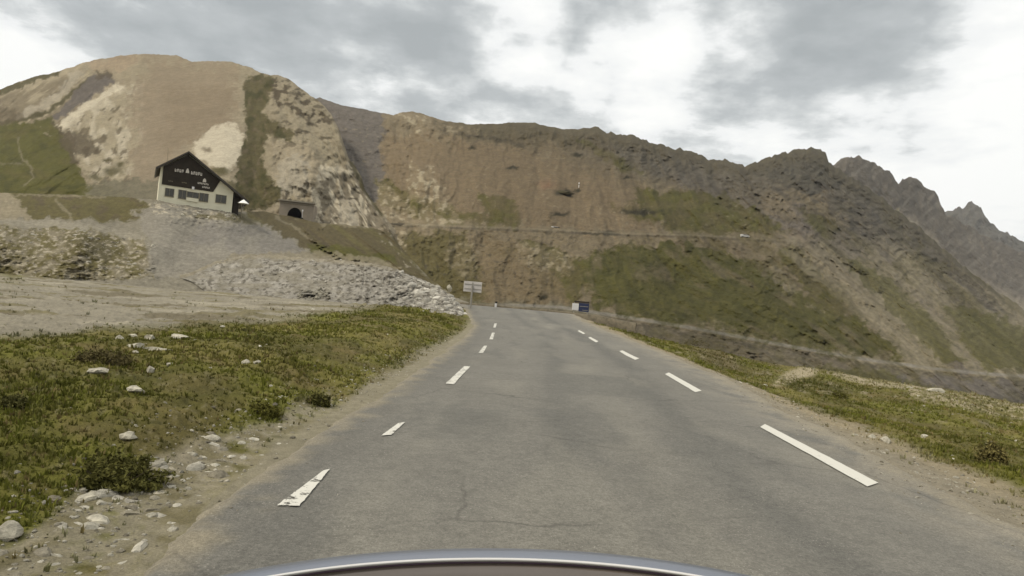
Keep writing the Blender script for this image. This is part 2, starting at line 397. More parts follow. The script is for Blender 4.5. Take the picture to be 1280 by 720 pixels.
    P.mix(A(.135,.112,.078), mt*sst(2,8,td)*.8); P.mix(A(.07,.058,.038), mt*sst(2,4,td)*(1-sst(7,14,td))*sst(-.3,.2,fbm(u/10,v/4,83,4))*.75)
    P.mix(A(.105,.09,.05), mt*sst(2,8,td)*sst(-.1,.4,fbm(u/24,v/14,81,4))*.7)
    P.mix(A(.195,.175,.14), mt*(1-sst(1.0,2.8,np.abs(td)))*.9)
    P.mix(A(.06,.052,.03), mt*np.exp(-((td+6)/2.)**2)*sst(-.2,.3,fbm(u/12,2.,9.,3))*.5)
    P.mix(SAND*.9, mt*np.exp(-((td+5)/3.)**2)*sst(.1,.4,fbm(u/9,7.,3.,3))*.5)
    P.mix(GREEN*1.0, mt*rmask(uw, vw, [(1010,455),(1100,462),(1200,490),(1290,512),(1290,540),(1000,500)], 6)*.7)
    P.mix(LILAC, mt*rmask(uw, vw, [(1120,470),(1300,478),(1300,510),(1200,494)], 6)*.8)
    P.mix(OLIVE*.75, sst(-.05,.35,fbm(flowq(u,v)/30,v/45,411,5,.62))*sst(760,900,u)*sst(225,300,v)*.5*(1-g1))
    P.mix(A(.074,.067,.018), g1*.6); P.mix(TAN*.85, g1*sst(.12,.4,fbm(flowq(u,v)/26,v/60,616,4))*.55)
    P.mix(SAND*.9, rmask(uw, vw, [(985,300),(1030,306),(1115,378),(1190,462),(1148,458),(1110,415),(1055,360),(1005,322)], 7)*.6)
    P.mix(A(.078,.070,.022), rmask(uw, vw, [(1185,385),(1240,392),(1300,415),(1340,470),(1225,460),(1200,425)], 9)*.8); P.mix(A(.078,.070,.022), rmask(uw, vw, [(1052,325),(1090,336),(1130,366),(1172,408),(1205,456),(1178,452),(1135,410),(1096,370)], 5)*.75); P.mix(A(.05,.047,.012), g1*sst(.0,.4,fbm(u/34,v/24,606,4))*.6)
    P.mul(1+(.16+.10*calm_(u,v,d))*fbm(u/7,v/5,303,5,.68)); P.mul(1+.34*fbm((flowq(u,v)+4*fbm(u/14,v/14,77,3))/7,v/90,313,4,.6)*sst(640,800,u)*sst(20,60,d))
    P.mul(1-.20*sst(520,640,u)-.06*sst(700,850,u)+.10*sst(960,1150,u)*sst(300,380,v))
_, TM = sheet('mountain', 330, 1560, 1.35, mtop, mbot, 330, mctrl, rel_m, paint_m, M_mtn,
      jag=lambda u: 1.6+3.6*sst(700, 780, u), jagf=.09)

# ---- limestone hill at left
ltop = curve([(-420,240),(-200,190),(-60,136),(0,112),(20,104),(45,95),(75,89),(88,84),(100,80),(115,76),(130,73),(145,70),(160,69),(178,67),(200,68),(225,70),(240,77),(262,77),(280,76),(292,77),(310,84),(330,92),(345,94),(358,98),(372,107),(392,122),(405,132),(415,145),(424,162),(430,180),(436,198),(444,208),(452,222),(456,238),(466,252),(480,270),(492,285),(500,292)])
lctrl = [(-420,240,600),(-200,190,560),(0,112,520),(160,69,470),(262,77,440),(345,94,390),(400,130,345),(430,180,290),(456,238,262),(500,292,230),
  (-420,300,230),(0,250,205),(120,255,190),(250,262,175),(345,280,202),(380,283,208),(440,283,220),(490,288,226),
  (0,180,330),(120,170,300),(250,180,262),(350,180,270),(100,330,150),(300,330,160),(440,330,195),(0,330,140)]
def rel_l(u, v, vt):  # gullies on the left, craggy block on the right
    d = v-vt; q = u+(v-150)*(1.25*(1-sst(60, 220, u)))
    r = -.030*ridged((q+8*fbm(u/30,v/30,1,3))/38, v/150, 6.5, 5, .5)*(1-sst(110,165,u)*(1-sst(300,360,u))*.93)
    rock = sst(290,380,u)
    r += -.022*rock*ridged(u/26+.4*fbm(u/30,v/30,3,3), v/30, 2.6, 6, .62)
    r += -.010*fbm(u/18, v/18, 3.4, 5, .55)*(1-.6*sst(165,190,u)*(1-sst(275,300,u)))
    r += -.05*np.exp(-(((u-275)/32)**2+((v-205)/50)**2))
    r += .03*np.exp(-(((u-322)/16)**2+((v-200)/70)**2))
    r += -.04*np.exp(-(((u-385)/40)**2+((v-215)/50)**2))
    return r*sst(-2, 10, d)
def paint_l(P, u, v, vt):
    uw, vw = warp(u, v, 20, 6); uf, vf = warp(u, v, 8, 3, 50.); d = v-vt
    P.mix(A(.215,.175,.115), np.ones(u.shape))
    P.mix(A(.165,.13,.085), sst(.0,.5,fbm((u+v)/26,(v-u*.6)/60,19,5))*(1-sst(130,170,u))*.6)
    P.mix(CREAM*1.2, sst(.05,.5,ridged((u*.6+v)/17,(u-v)/130,29,4))*(1-sst(100,150,u))*.75)
    P.mix(SAND*1.05, rmask(uf, vf, [(100,82),(240,70),(300,78),(345,95),(300,108),(200,104),(140,97),(105,92)], 7)*.6)
    P.mix(A(.25,.185,.12), rmask(uf, vf, [(115,80),(160,66),(175,80),(150,92),(125,92)], 8)*.6)
    P.mix(BROWN*.95, sst(.25,.6,ridged((u*.7+v)/15,(u-v)/110,229,4))*(1-sst(95,130,u))*sst(6,14,d)*.6)
    P.mix(WHITE*1.0, rmask(uf, vf, [(88,92),(108,88),(92,108),(62,134),(18,150),(30,138),(70,116)], 4)*.7)
    # bands running down left
    P.mix(OLIVE*.62, rmask(uf, vf, [(-90,150),(-60,136),(0,110),(45,93),(78,87),(72,94),(45,101),(0,121),(-80,165)], 2.5)*.9)
    P.mix(OLIVE*.55, lmask(uf, vf, [(112,99),(92,115),(62,139),(32,149),(0,154),(-30,158)], 2.6, 3)*.9)
    P.mix(BROWN*.9, rmask(uf, vf, [(-80,140),(0,133),(20,138),(28,148),(0,157),(-80,170)], 4)*.7)
    P.mix(A(.098,.082,.068), rmask(uf, vf, [(118,93),(138,92),(144,103),(120,118),(97,134),(72,152),(65,147),(84,128),(97,112)], 3)*.95)
    P.mix(BROWN*.72, rmask(uf, vf, [(120,88),(138,90),(142,98),(120,98)], 3)*.8)
    # green flank
    g = rmask(uw, vw, [(-500,170),(-20,158),(30,152),(64,147),(76,158),(90,182),(96,205),(110,230),(160,240),(160,290),(-500,300)], 4)
    P.mix(GREEN*1.0, g*.97); P.mix(OLIVE*.9, g*sst(0,.5,fbm(u/40,v/14,7,4))*.6); P.mix(DGREEN*1.3, g*sst(.1,.5,fbm(u/25,v/12,107,4))*.6)
    P.mix(CREAM*.8, sst(.35,.55,fbm(u/7,v/4,109,4))*rmask(uw, vw, [(40,160),(100,165),(95,180),(50,175)], 5)*.8)
    P.mix(BROWN*.75, rmask(uw, vw, [(66,152),(100,152),(108,180),(96,208),(82,190)], 5)*.85)
    P.mix(CREAM*.75, lmask(uf, vf, [(22,172),(24,188),(30,200),(38,206),(41,222),(30,232)], 1.1, 2)*.6)
    P.mix(CREAM*.6, lmask(uf, vf, [(-20,204),(10,204),(28,206)], .9, 2)*.6)
    # limestone tongue
    tg = rmask(uw, vw, [(72,156),(145,108),(180,102),(182,160),(170,210),(150,235),(120,232),(98,200),(92,172)], 5)
    P.mix(CREAM*1.0, tg*.9); P.mix(WHITE*1.4, rmask(uf, vf, [(68,158),(95,136),(142,106),(158,108),(125,128),(98,148),(78,162)], 3)*.9)
    P.mix(WHITE*1.2, tg*sst(-.05,.3,fbm(u/16,v/20,119,4))*.7)
    P.mix(BROWN*.9, sst(.12,.4,fbm((u+v*.5)/11,v/13,17,4))*rmask(uw, vw, [(88,150),(150,130),(165,235),(115,232)], 6)*.8)
    P.mix(BROWN*.7, rmask(uf, vf, [(88,164),(112,170),(122,190),(108,198),(92,190)], 4)*.8)
    for cx, cy, rx, ry in ((134,200,7,2.2),(142,214,14,6),(120,222,9,5),(150,206,6,3)): P.mix(OLIVE*.6, np.exp(-(((uf-cx)/rx)**2+((vf-cy)/ry)**2)**2)*.85)
    # smooth tan fan
    P.mix(A(.195,.152,.10), rmask(uw, vw, [(185,70),(290,80),(300,125),(285,150),(240,178),(215,215),(200,250),(165,250),(168,180),(160,130),(178,100)], 22)*.85)
    P.mix(A(.17,.13,.082), rmask(uw, vw, [(205,110),(300,110),(290,150),(240,178),(205,190)], 14)*.6)
    P.mix(A(.12,.105,.068), rmask(uw, vw, [(110,228),(220,222),(220,290),(110,285)], 9)*.9)
    P.mix(WHITE*1.3, rmask(uf, vf, [(238,184),(268,158),(292,153),(304,168),(302,200),(286,216),(262,205),(245,196)], 4)*.97)
    P.mix(BROWN, np.exp(-(((uf-259)/7)**2+((vf-187)/3)**2)**2)*.8)
    P.mix(OLIVE*.7, np.exp(-(((uf-275)/14)**2+((vf-214)/5)**2)**2)*.9)
    P.mix(CREAM, rmask(uf, vf, [(262,218),(300,222),(312,250),(290,240)], 3)*.8)
    P.mix(OLIVE*.65, rmask(uf, vf, [(276,222),(296,228),(310,252),(296,248)], 3)*.8)
    # right block
    P.mix(CREAM*.9, rmask(uw, vw, [(300,92),(352,92),(415,135),(440,200),(490,290),(350,270),(330,200),(300,150)], 6)*.9)
    P.mix(A(.25,.205,.135), rmask(uf, vf, [(340,180),(385,178),(402,215),(395,250),(355,248),(338,225)], 6)*.85)
    P.mix(WHITE*.9, rmask(uf, vf, [(348,195),(380,190),(392,240),(350,245)], 8)*.9)
    P.mix(SAND*1.0, sst(0,.5,fbm(u/18,v/12,127,4))*rmask(uw, vw, [(352,92),(415,135),(440,200),(410,205),(345,140)], 6)*.8)
    gr = rmask(uf, vf, [(305,98),(322,94),(345,98),(338,120),(328,140),(350,156),(370,166),(362,175),(335,170),(328,200),(338,222),(352,244),(335,262),(296,262),(292,240),(298,200),(308,170),(306,135)], 4)
    P.mix(OLIVE*.66, gr*.9); P.mix(BROWN*1.1, gr*sst(.1,.4,fbm(u/7,v/8,157,4))*.7); P.mix(DGREEN*1.1, gr*sst(-.1,.35,fbm(u/12,v/16,57,4))*.75)
    g2 = rmask(uf, vf, [(335,100),(356,102),(385,120),(418,150),(412,165),(380,148),(345,132)], 6)
    P.mix(BROWN*.62, g2*sst(-.1,.2,fbm(u/10,v/7,67,5))*.95)
    P.mix(BROWN*.62, sst(.2,.42,fbm(u/14,v/8,37,5))*sst(330,350,u)*(1-sst(175,195,v)*(1-sst(225,240,v)))*.75)
    P.mix(WHITE*1.3, sst(.1,.45,ridged((u-v*.5)/10,v/30,47,4))*rmask(uf, vf, [(398,210),(440,205),(490,290),(395,290),(390,255)], 5)*.85)
    P.mix(BROWN*.7, sst(.35,.6,ridged((u-v*.55)/12,v/34,147,3))*rmask(uf, vf, [(398,225),(450,215),(490,290),(395,290)], 5)*.7)
    P.mix(OLIVE*.55, lmask(uf, vf, [(430,165),(440,205),(455,235),(478,268)], 3, 3)*.85)
    P.mix(WHITE*.95, rmask(uf, vf, [(424,249),(444,250),(450,284),(424,284)], 2)*.85); P.mix(BROWN*.4, lmask(uf, vf, [(423,248),(445,248)], 1.3, 1.5)*.8)
    P.mul(1+.20*fbm(u/8,v/7,305,4,.65)*(1-.75*sst(175,195,u)*(1-sst(285,300,u))))
sheet('limestone_hill', -420, 500, 1.4, ltop, curve([(-420,340),(500,335)]), 230, lctrl, rel_l, paint_l, M_hill, jag=2.0, jagf=.09, back=(18, .6), hole=(367, 266, 13, 13))

# ---- middle ground: rubble bank, slag tip, house mound, grassy spur below the tunnel
stop = curve([(-420,232),(-100,236),(0,241),(80,243),(150,246),(185,249),(196,250),(215,254),(290,266),(310,264),(330,264),(345,268),(372,272),(400,279),(440,281),(470,283),(488,288),(498,305),(515,325),(540,350),(570,372),(600,384),(650,398)])
sctrl = [(-420,232,190),(0,241,170),(150,246,150),(196,250,121),(245,260,122),(290,266,126),(330,264,180),(372,272,203),(440,281,215),(488,288,224),(540,350,150),(600,384,100),(650,398,80),
  (-300,278,100),(0,279,88),(100,283,88),(180,292,90),(0,275,96),(60,276,105),(150,282,105),
  (-300,286,80),(0,286,77),(100,290,76),(190,312,74),(0,348,62),(100,348,62),(200,346,64),(290,345,66),(-300,350,62),
  (250,290,104),(300,300,100),(250,325,76),(340,300,118),(350,325,88),(420,325,120),(440,310,150),(480,320,160),(400,295,160),
  (-420,380,52),(0,380,52),(300,380,55),(500,400,60),(650,420,60)]
def rel_s(u, v, vt):
    d = v-vt
    bank = rmask(u, v, [(-420,286),(0,284),(110,286),(190,305),(195,345),(-420,350)], 8)
    r = -.010*bank*ridged(u/16, v/8, 1.1, 5, .65)
    r += -.008*fbm(u/20, v/12, 3.4, 5, .6)
    r += -.012*rmask(u, v, [(190,250),(300,268),(330,290),(270,285),(190,275)], 6)*ridged(u/9, v/5, 2.4, 4, .6)
    spur = rmask(u, v, [(380,284),(488,288),(540,350),(420,322),(390,300)], 6)
    r += -.05*spur*ridged((u-(v-280)*1.3)/26, .3, 4.6, 3, .5)
    return r*sst(-1, 6, d)
def paint_s(P, u, v, vt):
    uw, vw = warp(u, v, 22, 6); uf, vf = warp(u, v, 8, 3, 50.); d = v-vt
    P.mix(GRAVEL*.78, np.ones(u.shape))
    g = rmask(uw, vw, [(-500,225),(160,240),(200,262),(170,276),(20,272),(-500,272)], 4)
    P.mix(OLIVE*.85, g*.95); P.mix(BROWN*.8, g*sst(.1,.5,fbm(u/20,v/9,7,4))*.7)
    P.mix(SAND*.8, lmask(uf, vf, [(-200,241),(0,243),(60,244),(130,247)], 1.1, 2)*.7)
    P.mix(CREAM*.85, rmask(uf, vf, [(-40,240),(8,240),(26,252),(40,274),(-40,276)], 4)*.9)
    P.mix(SAND*.8, lmask(uf, vf, [(70,250),(84,266),(92,276)], 1.8, 2.5)*.6)
    P.mix(GRAVEL*.95, rmask(uf, vf, [(-420,275),(0,274),(60,276),(130,283),(185,296),(180,302),(110,289),(0,282),(-420,283)], 2.5)*.9)
    # rubble bank
    b = rmask(uw, vw, [(-420,284),(0,282),(110,288),(180,303),(200,335),(190,348),(-420,352)], 5)
    P.mix(A(.165,.14,.09), b*.9)
    P.mix(OLIVE*.95, b*sst(-.25,.2,fbm(u/22,v/12,27,5))*.85)
    P.mix(OLIVE*.75, rmask(uw, vw, [(75,290),(140,298),(165,320),(120,330),(80,310)], 6)*.6)
    P.mix(WHITE*1.0, b*sst(.12,.35,fbm(u/8,v/4,37,4,.6))*.85)
    P.mix(BROWN*.6, b*sst(.25,.5,fbm(u/7,v/4.5,47,4))*.4)
    # slag
    sl = rmask(uw, vw, [(165,268),(200,252),(300,270),(350,285),(385,312),(380,322),(290,326),(230,345),(180,345),(190,300)], 6)
    P.mix(A(.185,.165,.13), sl*.95)
    P.mix(A(.155,.14,.118), rmask(uw, vw, [(255,275),(345,288),(385,315),(300,320),(240,300)], 7)*.8)
    P.mix(A(.20,.18,.14), sl*sst(-.1,.5,fbm(u/30,v/20,67,4))*.6)
    P.mix(WHITE*1.1, sst(-.05,.25,fbm(u/10,v/5,57,4))*rmask(uw, vw, [(190,250),(250,260),(300,272),(290,280),(230,272),(185,268)], 4)*.8)
    P.mix(OLIVE*.85, rmask(uf, vf, [(225,268),(300,268),(335,268),(350,280),(320,280),(280,275)], 4)*.7)
    # slope between house and tunnel, grassy spur
    s2 = rmask(uw, vw, [(300,258),(345,262),(400,275),(490,284),(520,330),(560,368),(470,330),(395,318),(340,285)], 5)
    P.mix(OLIVE*.92, s2*.95)
    P.mix(BROWN*.7, s2*sst(.0,.35,ridged((u-(v-280)*1.3)/26+.15, .3, 4.6, 3))*.6)
    P.mix(GREEN*1.0, rmask(uw, vw, [(385,306),(430,308),(495,322),(500,330),(430,322),(388,316)], 3.5)*.9)
    P.mix(SAND*.75, lmask(uf, vf, [(345,272),(368,284),(388,300)], 1.6, 2.5)*.7)
    P.mix(BROWN*.62, lmask(uf, vf, [(361,272),(380,283),(402,300),(412,310)], 1.5, 2.5)*.7)
    P.mix(SAND*.8, rmask(uf, vf, [(395,276),(490,283),(492,287),(400,281)], 1.5)*.6)
    P.mix(SAND*.9, rmask(uf, vf, [(285,318),(400,314),(470,322),(500,335),(290,325)], 3)*.7)
    P.mix(WHITE*.8, sst(.25,.5,fbm(u/6,v/5,87,3))*rmask(uw, vw, [(470,284),(500,290),(520,340),(500,330),(480,300)], 4)*.8)
    P.mul(1+.30*fbm(u/5,v/3,307,4,.65))
M_S, TS = sheet('slag_hill', -420, 650, 1.35, stop, curve([(-420,372),(0,372),(650,425)]), 170, sctrl, rel_s, paint_s, M_mid, jag=1.0, jagf=.12, back=(14, .45))
def s_point(u, v):
    return at(u, v, math.exp(float(TS(np.array([u/100]), np.array([v/100]))[0])))

# ------------------------------------------------------------------ near ground
zr = curve([(-60,0),(20,0),(24,.02),(30,.2),(35.7,.42),(42,.72),(48,1.0),(53,1.16),(58,1.2),(75,1.1)])
def hit_road(u, v):
    d = ray(u, v); D = 5.0
    for k in range(60):
        z = float(zr(D)); Dn = (z-CAM[2])/d[2] if d[2] < 0 else 60.
        D = D*.7+min(Dn, 58.)*.3
    return CAM+d*D
# road edges (asphalt) in world metres
LE = [hit_road(u, v)[:2] for u, v in ((160,712),(250,632),(330,577),(400,535),(480,487),(530,455),(570,427),(592,408))]
RE = [hit_road(u, v)[:2] for u, v in ((1230,640),(1120,577),(1000,522),(900,468),(830,440),(770,417),(730,401))]
le = curve([(-60, LE[0][0]-1.)]+[(2, LE[0][0])]+[(p[1], p[0]) for p in LE]+[(60, LE[-1][0]-3)])
re_ = curve([(-60, RE[0][0]), (3, RE[0][0])]+[(p[1], p[0]) for p in RE]+[(60, RE[-1][0]+.6)])
print('LE', [tuple(np.round(p, 1)) for p in LE]); print('RE', [tuple(np.round(p, 1)) for p in RE])
def offz(u, v, D):
    P = at(float(u), float(v), float(D)); return (P[0], P[1], P[2])
gp = [offz(730,402,48), offz(800,425,36), offz(860,440,35), offz(950,475,32), offz(1000,461,42), offz(1040,467,42), offz(1100,478,44), offz(1180,492,42), offz(1280,513,40), offz(1420,545,38),
      offz(1100,530,19), offz(960,505,20), offz(1280,560,15), offz(1200,520,24),
      (7.6,9.3,-.12),(6.5,14,-.1),(6,20,-.1),(5.8,26,0),(12,6,-.4),(16,0,-.8),(30,0,-2),(8,-10,-.2),(30,-30,-2),(45,10,-3),(60,50,-6),(30,60,-7),(14,62,-6),(6,66,-5),(70,70,-8)]
gp += [(-3.4,4,.1),(-3.2,8,.12),(-3.4,14,.15),(-4,22,.3),(-4.4,30,.35),(-5,40,.55),(-6,48,1.0),(-6.5,9,.32),(-8,14,.3),(-9,20,.22),(-8,28,.45),(-6,35,.5),
       (-10,6,.3),(-14,12,.1),(-16,20,0),(-20,30,0),(-25,40,0),(-18,38,0),(-30,60,0),(-45,62,-.02),(-60,60,0),(-60,30,0),(-20,66,-.5),(-8,62,-2),(0,64,-2),(-40,90,-6),(-80,90,-6),(0,95,-9),(40,95,-12),(90,90,-12),(-14,0,.3),(-40,0,.1),(-30,-40,.1),(-3.5,-10,.1),(-12,50,.6),(-16,58,0)]
TG = TPS([(p[0]/10, p[1]/10) for p in gp], [p[2] for p in gp], 2e-3, 'lin')
def ground_z(x, y, rough=True):
    z = TG(x/10, y/10)
    dl = le(y)-x; dr = x-re_(y); d = np.maximum(dl, dr)           # >0 outside asphalt
    w = sst(0.0, 2.2, d)*1.0
    far = sst(53, 60, y)
    w = np.maximum(w, sst(53., 57., y))
    base = zr(y)-.05-.03*sst(0,.6,d)
    z = base*(1-w)+z*w
    if rough:
        a = sst(.1, 1.5, d)
        gl = sst(0., 1., -x)                                           # left verge rougher
        near = 1-sst(20, 60, y)
        z = z+a*(.12*fbm(x/2.2, y/2.2, 1.3, 4)+.05*(.4+near)*fbm(x/.45, y/.45, 6.3, 4, .6)+.03*near*fbm(x/.13, y/.13, 8.1, 3))
        z = z+.30*sst(2, 9, x-re_(y))*sst(8, 16, y)*fbm(x/4.5, y/4.5, 12.2, 3)+.10*sst(3, 8, dl)*fbm(x/5, y/5, 15.2, 3)
        z = z+a*gl*.10*np.clip(fbm(x/1.1, y/1.1, 3.3, 3), 0, 1)
    return z
na, nrad = 1150, 420
az = np.radians(np.linspace(-47, 47, na)); rad = np.exp(np.linspace(math.log(2.0), math.log(105.), nrad))
X = rad[:, None]*np.sin(az)[None, :]; Y = rad[:, None]*np.cos(az)[None, :]
Z = ground_z(X, Y); GP = np.stack([X, Y, Z], -1)
U, V = proj(GP)
UW, VW = warp(U, V, 40, 10)
xw, yw = X+.5*fbm(X/1.2, Y/1.2, 2.1, 4), Y+.5*fbm(X/1.2, Y/1.2, 5.1, 4)
PG = Paint(X.shape, OLIVE)
n1 = fbm(X/2.5, Y/2.5, 9.9, 5, .6); n2 = fbm(X/.5, Y/.5, 4.9, 4, .6); n3 = fbm(X/.12, Y/.12, 2.9, 3, .6)
PG.mix(A(.120,.116,.022), sst(-.45,.15,n1)*.95); PG.mix(A(.075,.068,.018), sst(-.1,.35,fbm(X/3.5,Y/3.5,39,4))*.75); PG.mix(A(.165,.14,.042), sst(.0,.4,fbm(X/2.5,Y/4.5,59,4))*.6); PG.mix(OLIVE*1.25, sst(0,.5,n2)*.45)
PG.mix(DGREEN*1.4, sst(.15,.5,-n2-.3*n1)*.45); PG.mix(A(.14,.105,.045), sst(.2,.5,fbm(X/1.6,Y/1.6,49,5,.6))*.55)
dl = le(Y)-X; dr = X-re_(Y); dd = np.maximum(dl, dr)
# gravel yard
yard = pmask(UW, VW, [(-900,330),(0,344),(200,342),(300,335),(400,335),(560,380),(500,400),(400,408),(300,410),(180,410),(60,428),(0,435),(-900,520)], 7)
yard = yard*sst(5.5, 7.5, dl)
PG.mix(GRAVEL*.92, yard); PG.mix(GRAVEL*1.12, yard*sst(-.2,.5,fbm(X/4,Y/9,12,4))*.7)
PG.mix(A(.12,.10,.062), yard*sst(.08,.32,fbm(X/7,Y/3.2,15,5,.62))*.85); PG.mix(GRAVEL*1.3, yard*sst(.1,.4,fbm(X/9,Y/4,35,5,.6))*.7)
PG.mix(OLIVE*1.2, yard*sst(.12,.35,fbm(X/7,Y/2,25,5,.6))*.6)
# bare strips and shoulders
gn = n1+.6*n2
line = pmask(UW, VW, [(606,396),(585,402),(548,424),(500,455),(440,492),(400,520),(350,552),(290,600),(230,660),(150,760),(500,900),(700,500),(640,400)], 7)
sh_l = line*(X < 1)
PG.mix(A(.205,.18,.125), sh_l*.95); PG.mix(OLIVE*1.1, sh_l*sst(-.05,.4,n2+.3*n1)*sst(.15,.5,dl)*.75)
stony = pmask(UW, VW, [(160,585),(235,555),(330,528),(415,490),(420,512),(350,552),(290,600),(215,680),(150,780),(-60,760),(-20,690),(60,650),(110,600)], 9)
PG.mix(A(.225,.195,.14), stony*sst(-.4,.15,n2+.2)*.85); PG.mix(OLIVE*1.05, stony*sst(.0,.35,n2)*.6)
wr = .8+.9*sst(8, 3, Y)+.6*(1-sst(6,14,Y))
sh_r = (1-sst(.2, .75, (dr-wr*.55)+.25*n1+.2*n2))*(X > 0)
PG.mix(A(.215,.185,.135), sh_r*.95); PG.mix(A(.24,.195,.12), sh_r*sst(.2,.8,dr/np.maximum(wr,.1))*.8)
# right verge pale earth and rock crest
P_ = PG
P_.mix(SAND*1.05, pmask(UW, VW, [(980,468),(1005,458),(1024,462),(1015,470),(985,474)], 2)*.95)
P_.mix(SAND*1.05, lmask(U+2*n2, V+2*n1, [(1030,463),(1060,472),(1090,478),(1140,484)], 3, 3)*.85)
P_.mix(CREAM*1.2, sst(-.2,.2,n2+.3*n1)*pmask(U, V, [(1130,474),(1200,484),(1290,502),(1290,530),(1180,506),(1130,492)], 4)*.9)
P_.mix(SAND*1.25, pmask(U+3*n2, V+2*n1, [(965,482),(975,470),(990,462),(1016,455),(1028,459),(1020,468),(995,473),(985,481)], 2.5)*.95)
P_.mix(SAND*1.2, pmask(U+3*n2, V+2*n1, [(1028,458),(1055,462),(1085,472),(1130,478),(1180,484),(1180,489),(1125,485),(1075,480),(1045,472)], 2.5)*.9)
P_.mix(SAND, sst(.1,.5,n2)*pmask(UW, VW, [(905,470),(950,480),(965,498),(935,500),(900,480)], 5)*.9)
P_.mix(DGREEN*1.3, pmask(UW, VW, [(975,474),(1030,475),(1070,488),(1000,490)], 4)*.7)
P_.mix(BROWN*1.1, pmask(UW, VW, [(850,432),(905,440),(940,470),(900,462)], 5)*.6)
P_.mix(A(.21,.18,.125), sst(.3,.55,n3+.35*n2)*.25*(1-yard)*(1-sh_l))
P_.mix(SAND*1.05, sst(.28,.5,fbm(X/.9,Y/.9,77,4,.6))*(X > 0)*sst(14,30,Y)*.7)
P_.mul(1+.14*n3)
M_near = terrain_mat('near_ground', (1.2, 9., 60.), (.10, .16, .25), 35., .022)
props(mesh_np('ground', GP.reshape(-1, 3), grid_faces(nrad, na), M_near, P_.c.reshape(-1, 3)), kind='structure')
# the ground beside and behind the camera, same height function
az2 = np.radians(np.linspace(47, 313, 140)); rad2 = np.exp(np.linspace(math.log(2.0), math.log(105.), 70))
X2 = rad2[:, None]*np.sin(az2)[None, :]; Y2 = rad2[:, None]*np.cos(az2)[None, :]
Z2 = ground_z(X2, Y2)
c2 = np.empty(X2.shape+(3,)); c2[:] = OLIVE; m2 = sst(-.2,.3,fbm(X2/3,Y2/3,9,4))[..., None]; c2 = c2*(1-m2)+A(.11,.10,.024)*m2
props(mesh_np('ground', np.stack([X2, Y2, Z2], -1).reshape(-1, 3), grid_faces(70, 140), M_near, c2.reshape(-1, 3)), kind='structure')
# wide valley floor under everything, out to the horizon
k = 56; gx = np.linspace(-7000, 7000, k); gX, gY = np.meshgrid(gx, gx)
gc = np.empty((k*k, 3)); gc[:] = OLIVE
props(mesh_np('valley_floor', np.stack([gX.ravel(), gY.ravel(), np.full(k*k, -40.)], -1), grid_faces(k, k), M_far, gc), kind='structure')

# ------------------------------------------------------------------ road
ny = 420; ys = np.concatenate([np.linspace(-40, 1.5, 30), np.exp(np.linspace(math.log(1.6), math.log(56.5), ny))])
ncol = 60; tt = np.linspace(0, 1, ncol)
XL = le(ys); XR = re_(ys)
wob = np.interp(ys, [-40, 60], [0, 0])
eL = .10*fbm(ys/.8, 1.1, 4.4, 5, .65)+.12*fbm(ys/3.1, 2.1, 4.4, 3); eR = .14*fbm(ys/.8, 9.1, 4.4, 5, .65)+.2*fbm(ys/3.1, 7.1, 4.4, 3)
RX = (XL+eL)[:, None]*(1-tt)+(XR+eR)[:, None]*tt; RY = np.broadcast_to(ys[:, None], RX.shape)
RZ = zr(RY)+.03*(1-(2*tt-1)**2)[None, :]+.004*fbm(RX/1.2, RY/1.2, 3, 3)
RZ[:, 0] -= .07; RZ[:, -1] -= .07
RP = np.stack([RX, RY, RZ], -1)
# albedo: worn wheel paths, patches, pale edges
wd = (RX-XL[:, None])/(XR-XL)[:, None]
PR = Paint(RX.shape, A(.142,.132,.110))
bw = .018*fbm(RX*0+1.5, RY/6, 5, 3)
PR.mix(A(.098,.093,.080), np.exp(-((wd-.66-bw)/.045)**2)*.75+np.exp(-((wd-.40-bw)/.04)**2)*.6+np.exp(-((wd-.52-bw)/.018)**2)*.3)
PR.mix(A(.19,.175,.14), np.exp(-((wd-.53-bw)/.035)**2)*.4*sst(-.3,.3,fbm(RX/.7,RY/3,65,4))+sst(0,.5,fbm(RX/1.2,RY/5,5,4))*.45)
PR.mix(A(.10,.095,.082), sst(.2,.45,fbm(RX/.9,RY/3.5,75,5,.6))*.5)
PR.mix(A(.105,.10,.085), pmask(RX, RY, [(1.2,12),(2.9,12.2),(3.0,16),(1.3,15.6)], .12)*.5+pmask(RX, RY, [(-.9,7.2),(.1,7.3),(.15,9.6),(-.8,9.4)], .1)*.4)
PR.mix(A(.215,.19,.145), (sst(.80,.98,wd)+sst(.12,0,wd)*.3)*sst(-.5,.2,fbm(RX/.5,RY,95,4))*.85)
PR.mix(A(.105,.098,.083), sst(.15,.04,wd+.03*fbm(RX,RY/2,9,4))*.6)
en = .05*fbm(RX/.35, RY/.6, 33, 4, .65)
PR.mix(A(.20,.172,.12), (1-sst(.0,.045,wd+en-.008))*.95); PR.mix(A(.22,.19,.135), sst(.93,.99,wd+en)*.95)
